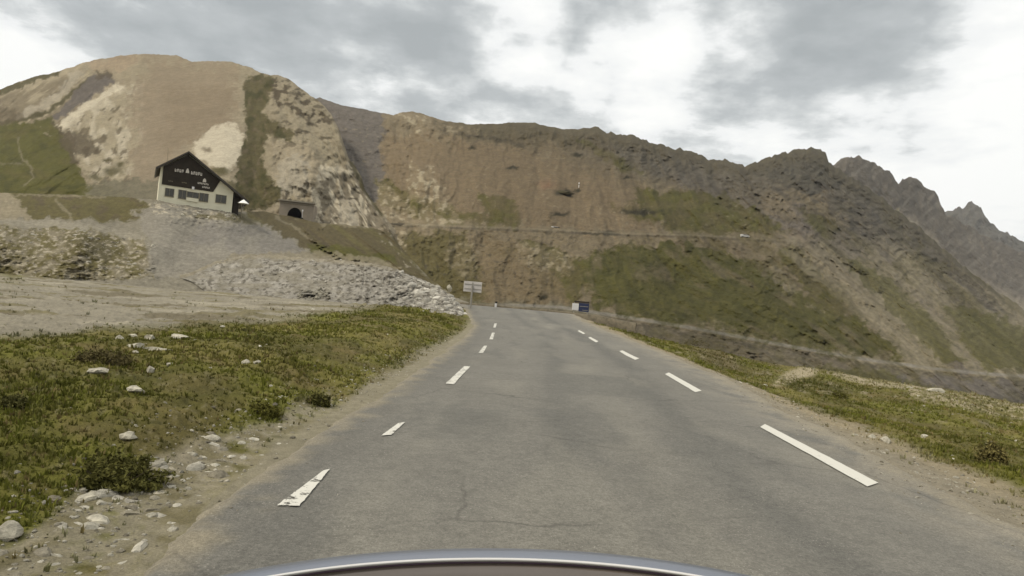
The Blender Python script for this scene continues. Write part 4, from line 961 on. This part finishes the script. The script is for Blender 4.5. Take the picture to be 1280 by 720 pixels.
# pale pole standing on the scree, and white things on the upper road
p = at(723., 243., 325.); s = 325./F; r = empty('snow_pole', tuple(p)); props(r, 'thin pale pole standing on the brown scree beside a dark bush', 'pole')
MB().tube((0, 0, -3*s), (-.3*s, 0, 12*s), .55*s, .45*s, 8).build('shaft', M_white, r); MB().box((-.3*s, 0, 14*s), (1.6*s, 1.*s, 1.8*s)).build('marker_plate', M_white, r)
def van(u, v, D, lab, L=5.2, col=(.6,.58,.54)):
    p = at(float(u), float(v), float(D)); r = empty('white_car', (p[0], p[1], p[2]), .04); r.scale = (.72, .72, .62); props(r, lab, 'car', 'white vehicles on the upper road')
    W = plain('van_paint', col, .4)
    MB().prism([(-L/2, .35), (L/2, .35), (L/2, 1.1), (L/2-.9, 1.35), (L/2-1.5, 2.0), (-L/2+.1, 2.05), (-L/2, 1.9)], -.95, .95).build('body', W, r, bevel=.06)
    MB().box((.3, -.955, 1.6), (3.4, .03, .5)).build('window', M_black, r)
    for x in (-L/2+1, L/2-1.1): MB().tube((x, -1.0, .34), (x, 1.0, .34), .34, .34, 14).build('wheel', M_black, r)
van(694.5, 287.6, 249, 'small white vehicle on the upper road above the bend, the left one of two'); van(931, 296.6, 284, 'small white vehicle farther right on the upper road above the green slope')

for (u, v, wpx, hpx, lab) in ((706,241.5,21,6,'dark bushy outcrop on the brown scree beside the thin pale pole'),):
    D = math.exp(float(TM(np.array([u/100]), np.array([v/100]))[0]))*.994; p = at(float(u), float(v), D); vs_, fs_ = PROTO[rng.integers(len(PROTO))]
    vs_ = vs_*np.array([wpx*D/F*.62, wpx*D/F*.3, hpx*D/F*.6])*(1+.14*rng.normal(size=(len(vs_), 1))); a_ = .12; vs_ = vs_@np.array([[math.cos(a_), 0, -math.sin(a_)], [0, 1, 0], [math.sin(a_), 0, math.cos(a_)]])
    o = mesh_np('dark_outcrop', vs_, fs_, M_rockf, np.repeat(A(.055,.046,.024)[None], len(vs_), 0), smooth=False); o.location = tuple(p); props(o, lab, 'outcrop')

# ------------------------------------------------------------------ chalet
HD = 120.; P0 = at(197., 249., HD); P1 = at(289.5, 264., 126.5); ax = P1-P0; yaw = math.atan2(ax[1], ax[0]); Wd = math.hypot(ax[0], ax[1]); q = Wd/92.5
house = empty('chalet', (P0[0], P0[1], min(P0[2], P1[2])), yaw); props(house, 'pale chalet with a dark timber gable and white lettering above a row of windows', 'house')
M_render = plain('pale_render', (.72, .67, .50), .85, var=.08, vs=.6); M_slate = plain('roof_sheet', (.055, .046, .037), .6, var=.2); M_glass = plain('window_glass', (.05, .045, .03), .15, spec=.5, var=.3, vs=.8); M_frame = plain('window_frame', (.20, .17, .11), .6); M_letter = plain('letter_white', (.62, .56, .48), .6)
M_clad = plain('timber_cladding', (.030, .022, .014), .8, var=.3, vs=1.2)
Hq = lambda x, z: (x*q, z*q)
Ap = (31, 60); EL = (0, 38); ER = (91.5, 17+7)
DEP = 12.
wall_poly = [Hq(0, -14), Hq(92.5, -14), Hq(92.5, 23), Hq(31, 59.), Hq(0, 38.)]
MB().prism(wall_poly, 0, DEP).build('wall', M_render, house)
cl = [(3, 18.2), (66.5, 18.2), (74, 33), (31, 58.4), (3, 39.5)]
MB().prism([Hq(*c) for c in cl], -.14, -.003).build('timber_gable', M_clad, house)
th = 1.8
MB().prism([Hq(-5, 34.4), Hq(31, 59.4), Hq(31, 61.6), Hq(-6, 36.4)], -1.1, DEP+.5).prism([Hq(31, 59.4), Hq(113, 9.5), Hq(113.8, 12.), Hq(31, 61.9)], -1.1, DEP+.5).build('roof', M_slate, house)
def hwin(x0, x1, z0, z1, nm=1):
    x0, x1, z0, z1 = [k*q for k in (x0, x1, z0, z1)]; t = .09
    f = MB(); f.box(((x0+x1)/2, -.05, z1), (x1-x0+t, .12, t)).box(((x0+x1)/2, -.05, z0), (x1-x0+t, .16, t))
    for i in range(nm+1): f.box((x0+(x1-x0)*i/nm, -.052, (z0+z1)/2), (t*.8, .11, z1-z0-t))
    w = f.build('window', M_frame, house); MB().box(((x0+x1)/2, -.012, (z0+z1)/2), (x1-x0, .02, z1-z0)).build('pane', M_glass, w)
hwin(8, 18.5, 5, 14.5, 2); hwin(24, 33.5, 4.5, 14.8, 2); hwin(34.5, 49, 7.5, 14.2, 2); hwin(50, 61, 4.8, 14.8, 2); hwin(70.5, 84, 6, 15.8, 2)
MB().box((41.5*q, -.14, 4.9*q), (15*q, .1, 4.2*q)).build('sill_panel', M_render, house)
# lettering seen only as pale word-shapes; strokes of uneven height
def word(x0, x1, z, h, n, name='lettering', m=M_letter):
    b = MB(); w = (x1-x0)/n
    for i in range(n):
        xx = x0+w*(i+.5)
        b.box((xx*q-w*q*.27, -.18, z*q), (w*q*.3, .05, h*q)); b.box((xx*q+w*q*.2, -.18, z*q), (w*q*.2, .05, h*q*(.6+.4*((i*7) % 3)/2)))
        b.box((xx*q, -.181, (z+(h*.38)*(1 if i % 2 else -1))*q), (w*q*.6, .05, h*q*.32))
    b.build(name, m, house)
word(16.5, 28, 37.4, 3.4, 4); word(36.5, 51, 37.3, 3.6, 5); word(46, 60, 26.3, 2.0, 7); word(52, 62, 22.2, 2.0, 6); word(10.5, 16, 23.4, 1.2, 3, 'lettering', M_frame); word(26.5, 33, 24, 1.2, 3, 'lettering', M_frame)
MB().prism([Hq(30, 36.2), Hq(34.4, 36.2), Hq(34, 38.6), Hq(32.8, 41.6), Hq(31.4, 41.4), Hq(30.4, 38.8)], -.2, -.15).build('emblem', M_letter, house)
MB().prism([Hq(52, 28.4), Hq(56.4, 28.4), Hq(56, 31.5), Hq(54.2, 33.2), Hq(52.4, 31.5)], -.2, -.15).build('emblem', M_letter, house)
MB().box((41*q, -.3, 18.8*q), (3*q, .3, 3.6*q)).build('lamp_box', M_white, house)
MB().tube((8*q, 4, 30*q), (7*q, 4, 66*q), .05, .035, 6).build('mast', M_frame, house); MB().tube((106*q, 0, -8*q), (104*q, .0, 14*q), .09, .08, 6).build('mast', M_frame, house)
MB().box((98*q, 3.5, 4*q), (8*q, 5., 24*q)).build('porch', M_dark, house)
house.scale = (1, 1, 1.14); house.location.z += .35
# parasol on the terrace
p = at(303.5, 262., 121.); r = empty('parasol', tuple(p)); props(r, 'small white parasol at the right foot of the chalet', 'parasol')
mb = MB(); n = 8; b0 = len(mb.v); mb.v.append((0, 0, 1.95))
for i in range(n): a = 2*math.pi*i/n+.2; mb.v.append((1.05*math.cos(a), 1.05*math.sin(a), 1.15))
for i in range(n): mb.f.append([0, 1+i, 1+(i+1) % n])
mb.f.append([1+i for i in reversed(range(n))])
mb.build('canopy', plain('parasol_cloth', (.8, .78, .72), .8), r); MB().tube((0, 0, -.6), (0, 0, 1.9), .04, .04, 8).build('pole', M_galv, r)

# ------------------------------------------------------------------ tunnel portal
PD = 200.; p0 = at(345., 272., PD); s = PD/F
pr = empty('tunnel_portal', tuple(p0), math.radians(10)); props(pr, 'grey concrete tunnel portal with a dark arch at the foot of the limestone hill', 'tunnel portal')
M_conc = plain('portal_concrete', (.27, .225, .17), .9, var=.15, vs=.4); M_tun = plain('shade_dark_lining', (.03, .026, .02), 1.)  # near-black lining colour paints in the darkness of the deep tunnel
cxp, r_, zf = 22*s, 8.8*s, 2.5*s
poly = []
arch = [(cxp+r_*math.cos(a), zf+1.5*s+r_*1.25*math.sin(a)) for a in np.linspace(math.pi, 0, 17)]
mb = MB(); L, Rr, B, Tt = 3*s, 44*s, -8*s, 22.*s
outer = [(cxp+(x-cxp)*1, z) for x, z in arch]
def portal_face(y, mb):
    k = len(mb.v); n = len(arch)
    for x, z in arch: mb.v.append((x, y, z))
    for i, (x, z) in enumerate(arch):
        t = i/(n-1)
        if t < .25: X_, Z_ = L, B+(Tt-B)*(t/.25)
        elif t < .75: X_, Z_ = L+(Rr-L)*((t-.25)/.5), Tt
        else: X_, Z_ = Rr, Tt-(Tt-B)*((t-.75)/.25)
        mb.v.append((X_, y, Z_))
    for i in range(n-1): mb.f.append([k+i, k+i+1, k+n+i+1, k+n+i])
    return k, n
k, n = portal_face(0, mb); k2 = len(mb.v)
for x, z in ((L, Tt), (Rr, Tt), (Rr, B), (L, B)): mb.v.append((x, 9., z))
e = len(mb.v)-4
mb.f += [[k+n+4, k+n+12, e+1, e], [k+n+12, k+2*n-1, e+2, e+1], [k+n, k+n+4, e, e+3]]
mb.build('face_wall', M_conc, pr)
tb = MB()
for x, z in arch: tb.v.append((x, .02, z))
for x, z in arch: tb.v.append((x, 45., z))
for i in range(n-1): tb.f.append([i, n+i, n+i+1, i+1])
tb.f.append([n+i for i in range(n)]); tb.f.append([0, n-1, 2*n-1, n]); tb.build('tunnel_lining', M_tun, pr)
MB().box((23.5*s, .2, 22.7*s), (44*s, 2.0, 1.7*s)).box((23.5*s, .3, 19.8*s), (42*s, 1.2, .8*s)).build('cornice', plain('cornice_stone', (.26,.23,.175), .9), pr)
MB().box((31.5*s, -.8, 12*s), (1.7*s, .1, 2.2*s)).tube((31.5*s, -.7, 3*s), (31.5*s, -.7, 12*s), .07, .07, 6).build('traffic_sign', M_white, pr)
# low parapet of the upper road
q_ = [at(float(u), float(upv(u))+.4, d) for u, d in ((384,214),(420,217),(470,229),(505,236))]
props(wall_line('road_parapet', [tuple(k) for k in q_], .75, .4, M_stone, 90), 'low stone parapet along the upper road right of the tunnel portal', 'parapet')

# ------------------------------------------------------------------ motorcycle: only the rim of its windscreen shows
bike = empty('motorcycle', (-.045, .62, .0)); props(bike, 'blue-grey rimmed windscreen edge of the motorcycle the picture is taken from', 'motorcycle')
M_rim = plain('blue_grey_paint', (.135, .145, .17), .3, .2, .05, 6, spec=.6); M_bead = plain('highlight_bead', (.50, .48, .45), .5, spec=.6, var=.03); M_smoke = plain('smoked_screen', (.10, .078, .062), .22, spec=.7, var=.1); M_purple = plain('violet_edge', (.10, .06, .085), .3)
# screen arc: traced rim placed 0.55-0.7 m ahead of the rider's camera, the screen leaning back
def rim_curve(dv, dD=0.0, n=61):
    us = np.linspace(180, 1040, n); x = (us-607)/333.
    v = 685.5+34.5*np.abs(x)**2.1+dv
    D = .60-.055*(x**2)+dD
    d = fwd+((us-CX)/F)[:, None]*RT-((v-CY)/F)[:, None]*UP
    return CAM+d*D[:, None]-np.array([bike.location.x, bike.location.y, bike.location.z])
def band(name, lines, mat, thick=.0):
    P = np.stack([rim_curve(*l) for l in lines], 0); return mesh_np(name, P.reshape(-1, 3), grid_faces(P.shape[0], P.shape[1]), mat, None, parent=bike)
band('screen_rim', [(14, .03), (4, .03), (.6, .024), (-.2, .010), (1.0, .0), (5, -.010), (10.0, -.016), (12.5, -.018)], M_rim)
band('highlight_bead', [(11.6, -.0175), (12.4, -.022), (14.2, -.0235), (16., -.022), (16.6, -.0185)], M_bead)  # bead coloured pale to paint the white highlight along the rim
band('violet_edge', [(16.2, -.0186), (17.4, -.020), (18.6, -.019)], M_purple)
band('windscreen', [(18.2, -.0185), (24, -.024), (50, -.030), (110, -.036), (200, -.05)], M_smoke)
# the rest of the machine below the frame
M_fair = plain('fairing_paint', (.08, .10, .15), .3, .1)
def skinblob(name, rings, mat):
    n = 20; V_ = []
    for (y, z, rx, rz) in rings: V_ += [(rx*math.cos(t), y, z+rz*math.sin(t)) for t in np.linspace(0, 2*math.pi, n, endpoint=False)]
    V_ = np.array(V_); fs = [[k*n+i, k*n+(i+1) % n, (k+1)*n+(i+1) % n, (k+1)*n+i] for k in range(len(rings)-1) for i in range(n)]
    return mesh_np(name, V_, np.array(fs), mat, None, parent=bike)
skinblob('fairing', [(.38, .78, .01, .01), (.34, .78, .12, .10), (.2, .80, .2, .16), (.0, .80, .24, .18), (-.25, .78, .16, .12), (-.6, .74, .14, .12), (-1.1, .74, .12, .07), (-1.3, .78, .01, .01)], M_fair)
MB().tube((-.36, -.22, 1.0), (.36, -.22, 1.0), .014, .014, 10).tube((0, -.18, .86), (0, -.22, 1.0), .03, .03, 10).build('handlebar', M_black, bike)
def wheel(y):
    me = bpy.data.meshes.new('wheel'); bm = bmesh.new(); n, m = 40, 10; vv = []
    for i in range(n):
        a = 2*math.pi*i/n
        for j in range(m):
            b_ = 2*math.pi*j/m; R_ = .26+.05*math.cos(b_); vv.append(bm.verts.new((.055*math.sin(b_), R_*math.cos(a), R_*math.sin(a))))
    for i in range(n):
        for j in range(m): bm.faces.new([vv[i*m+j], vv[((i+1) % n)*m+j], vv[((i+1) % n)*m+(j+1) % m], vv[i*m+(j+1) % m]])
    bm.to_mesh(me); bm.free(); me.materials.append(M_black); o = bpy.data.objects.new('wheel', me); C.objects.link(o); o.parent = bike; o.location = (0, y, .34)
    return o
wheel(.32); wheel(-1.1)
MB().tube((-.09, .32, .34), (-.09, .08, .85), .025, .025, 10).tube((.09, .32, .34), (.09, .08, .85), .025, .025, 10).build('fork', M_galv, bike)
MB().box((0, -.4, .5), (.3, .6, .35)).build('engine', M_black, bike, bevel=.05)

# ------------------------------------------------------------------ sky, sun
SUN_EL, SUN_AZ = math.radians(48), math.radians(250)      # azimuth clockwise from north (+Y): high, from the left behind
w = bpy.data.worlds.new('World'); sc.world = w; w.use_nodes = True; nt = w.node_tree; bg = nt.nodes['Background']
bg.inputs['Strength'].default_value = .1
sky = node(nt, 'ShaderNodeTexSky', sky_type='NISHITA'); sky.sun_disc = False; sky.sun_elevation = SUN_EL; sky.sun_rotation = SUN_AZ; sky.altitude = 2500
tc = node(nt, 'ShaderNodeTexCoord').outputs['Generated']
sep = node(nt, 'ShaderNodeSeparateXYZ'); nt.links.new(tc, sep.inputs[0])
def M_(op, a, b=None, c=None):
    n = node(nt, 'ShaderNodeMath', operation=op)
    for i, q in enumerate((a, b, c)):
        if q is None: continue
        if isinstance(q, (int, float)): n.inputs[i].default_value = q
        else: nt.links.new(q, n.inputs[i])
    return n.outputs[0]
zz = M_('ADD', M_('MAXIMUM', sep.outputs['Z'], 0.0), .16)
cx_ = M_('DIVIDE', sep.outputs['X'], zz); cy_ = M_('DIVIDE', sep.outputs['Y'], zz)
cmb = node(nt, 'ShaderNodeCombineXYZ'); nt.links.new(cx_, cmb.inputs[0]); nt.links.new(cy_, cmb.inputs[1])
n1_ = noise_node(nt, .62, 7, .52, cmb.outputs[0]); n2_ = noise_node(nt, 2.3, 9, .6, cmb.outputs[0]); n1_.inputs['Distortion'].default_value = .4
dens = M_('ADD', M_('ADD', M_('MULTIPLY', n1_.outputs['Fac'], .95), M_('MULTIPLY', n2_.outputs['Fac'], 1.05)), -.50)
def lobe(u, v, size, amt):
    d = fwd+((u-CX)/F)*RT-((v-CY)/F)*UP; d = d/np.linalg.norm(d)
    dp = node(nt, 'ShaderNodeVectorMath', operation='DOT_PRODUCT'); nt.links.new(tc, dp.inputs[0]); dp.inputs[1].default_value = tuple(d)
    c0 = math.cos(size/F)
    t = mrange(nt, dp.outputs['Value'], c0, 1.0, 0, 1); return M_('MULTIPLY', M_('SMOOTH_MIN', t, 1.0, .1), amt)
LOBES = [(800,100,90,-.22),(640,30,75,-.18),(700,110,60,-.12),(25,92,80,-.30),(480,130,80,-.13),(590,150,70,-.14),(1020,170,90,-.15),(1190,220,130,-.20),(1270,150,90,-.10),(1270,10,70,-.12),(940,40,50,-.14),(1090,40,50,-.04),
         (560,80,110,.14),(250,30,320,.12),(930,130,80,.08),(1120,95,130,.15),(1010,20,120,.05),(770,25,70,.12),(740,130,60,.05),(430,70,160,.08),(100,30,160,.05),(1200,60,80,.05)]
for L_ in LOBES: dens = M_('ADD', dens, lobe(*L_))
ramp = node(nt, 'ShaderNodeValToRGB'); nt.links.new(dens, ramp.inputs[0]); cr = ramp.color_ramp
cr.elements[0].position = .30; cr.elements[0].color = (.93, .93, .90, 1); cr.elements[1].position = .74; cr.elements[1].color = (.33, .355, .362, 1)
for pos, c in ((.44, (.82, .83, .82)), (.51, (.60, .62, .615)), (.60, (.42, .445, .45))):
    e_ = cr.elements.new(pos); e_.color = (*c, 1)
# the overcast is brighter high overhead than near the horizon
up = mrange(nt, sep.outputs['Z'], .50, .95, 1.0, 1.9)
cc_ = mul_col(nt, ramp.outputs[0], up)
gain = node(nt, 'ShaderNodeMix', data_type='RGBA', blend_type='MULTIPLY'); gain.inputs['Factor'].default_value = 1; nt.links.new(cc_, gain.inputs['A']); gain.inputs['B'].default_value = (10, 10, 10, 1)
mx = node(nt, 'ShaderNodeMix', data_type='RGBA'); mx.inputs['Factor'].default_value = .94; nt.links.new(sky.outputs[0], mx.inputs['A']); nt.links.new(gain.outputs['Result'], mx.inputs['B'])
nt.links.new(mx.outputs['Result'], bg.inputs['Color'])
ld = bpy.data.lights.new('sun', 'SUN'); ld.energy = 2.2; ld.angle = math.radians(10); ld.color = (1, .93, .80)
sun = bpy.data.objects.new('sun', ld); C.objects.link(sun)
sd = Vector((math.sin(SUN_AZ)*math.cos(SUN_EL), math.cos(SUN_AZ)*math.cos(SUN_EL), math.sin(SUN_EL)))
sun.rotation_euler = sd.to_track_quat('Z', 'Y').to_euler(); sun.location = (0, 0, 50)

# ------------------------------------------------------------------ haze
if HAZE:
    hz = MB().box((0, 2900, 480), (9000, 7000, 1130)).build('haze', bpy.data.materials.new('haze'))
    props(hz, kind='stuff'); m = hz.data.materials[0]; m.use_nodes = True; nt = m.node_tree
    nt.nodes.remove(nt.nodes['Principled BSDF']); pv = node(nt, 'ShaderNodeVolumePrincipled'); pv.inputs['Color'].default_value = (.93, .94, .95, 1); pv.inputs['Density'].default_value = HAZE
    nt.links.new(pv.outputs[0], nt.nodes['Material Output'].inputs['Volume'])

# ------------------------------------------------------------------ camera, view
cd = bpy.data.cameras.new('camera'); cam = bpy.data.objects.new('camera', cd); C.objects.link(cam)
cd.sensor_width = 36; cd.lens = 36*F/1280; cd.clip_start = .05; cd.clip_end = 30000
Mx = Matrix(((RT[0], UP[0], -fwd[0]), (RT[1], UP[1], -fwd[1]), (RT[2], UP[2], -fwd[2])))
cam.matrix_world = Matrix.Translation(Vector(CAM))@Mx.to_4x4(); sc.camera = cam
sc.view_settings.view_transform = 'Standard'; sc.view_settings.look = 'None'; sc.view_settings.exposure = 0.3; sc.view_settings.gamma = 1; sc.view_settings.use_curve_mapping = False
sc.cycles.max_bounces = 4; sc.cycles.diffuse_bounces = 3; sc.cycles.glossy_bounces = 2; sc.cycles.volume_bounces = 0
sc.cycles.use_denoising = True
print('total KB objects', len(bpy.data.objects))
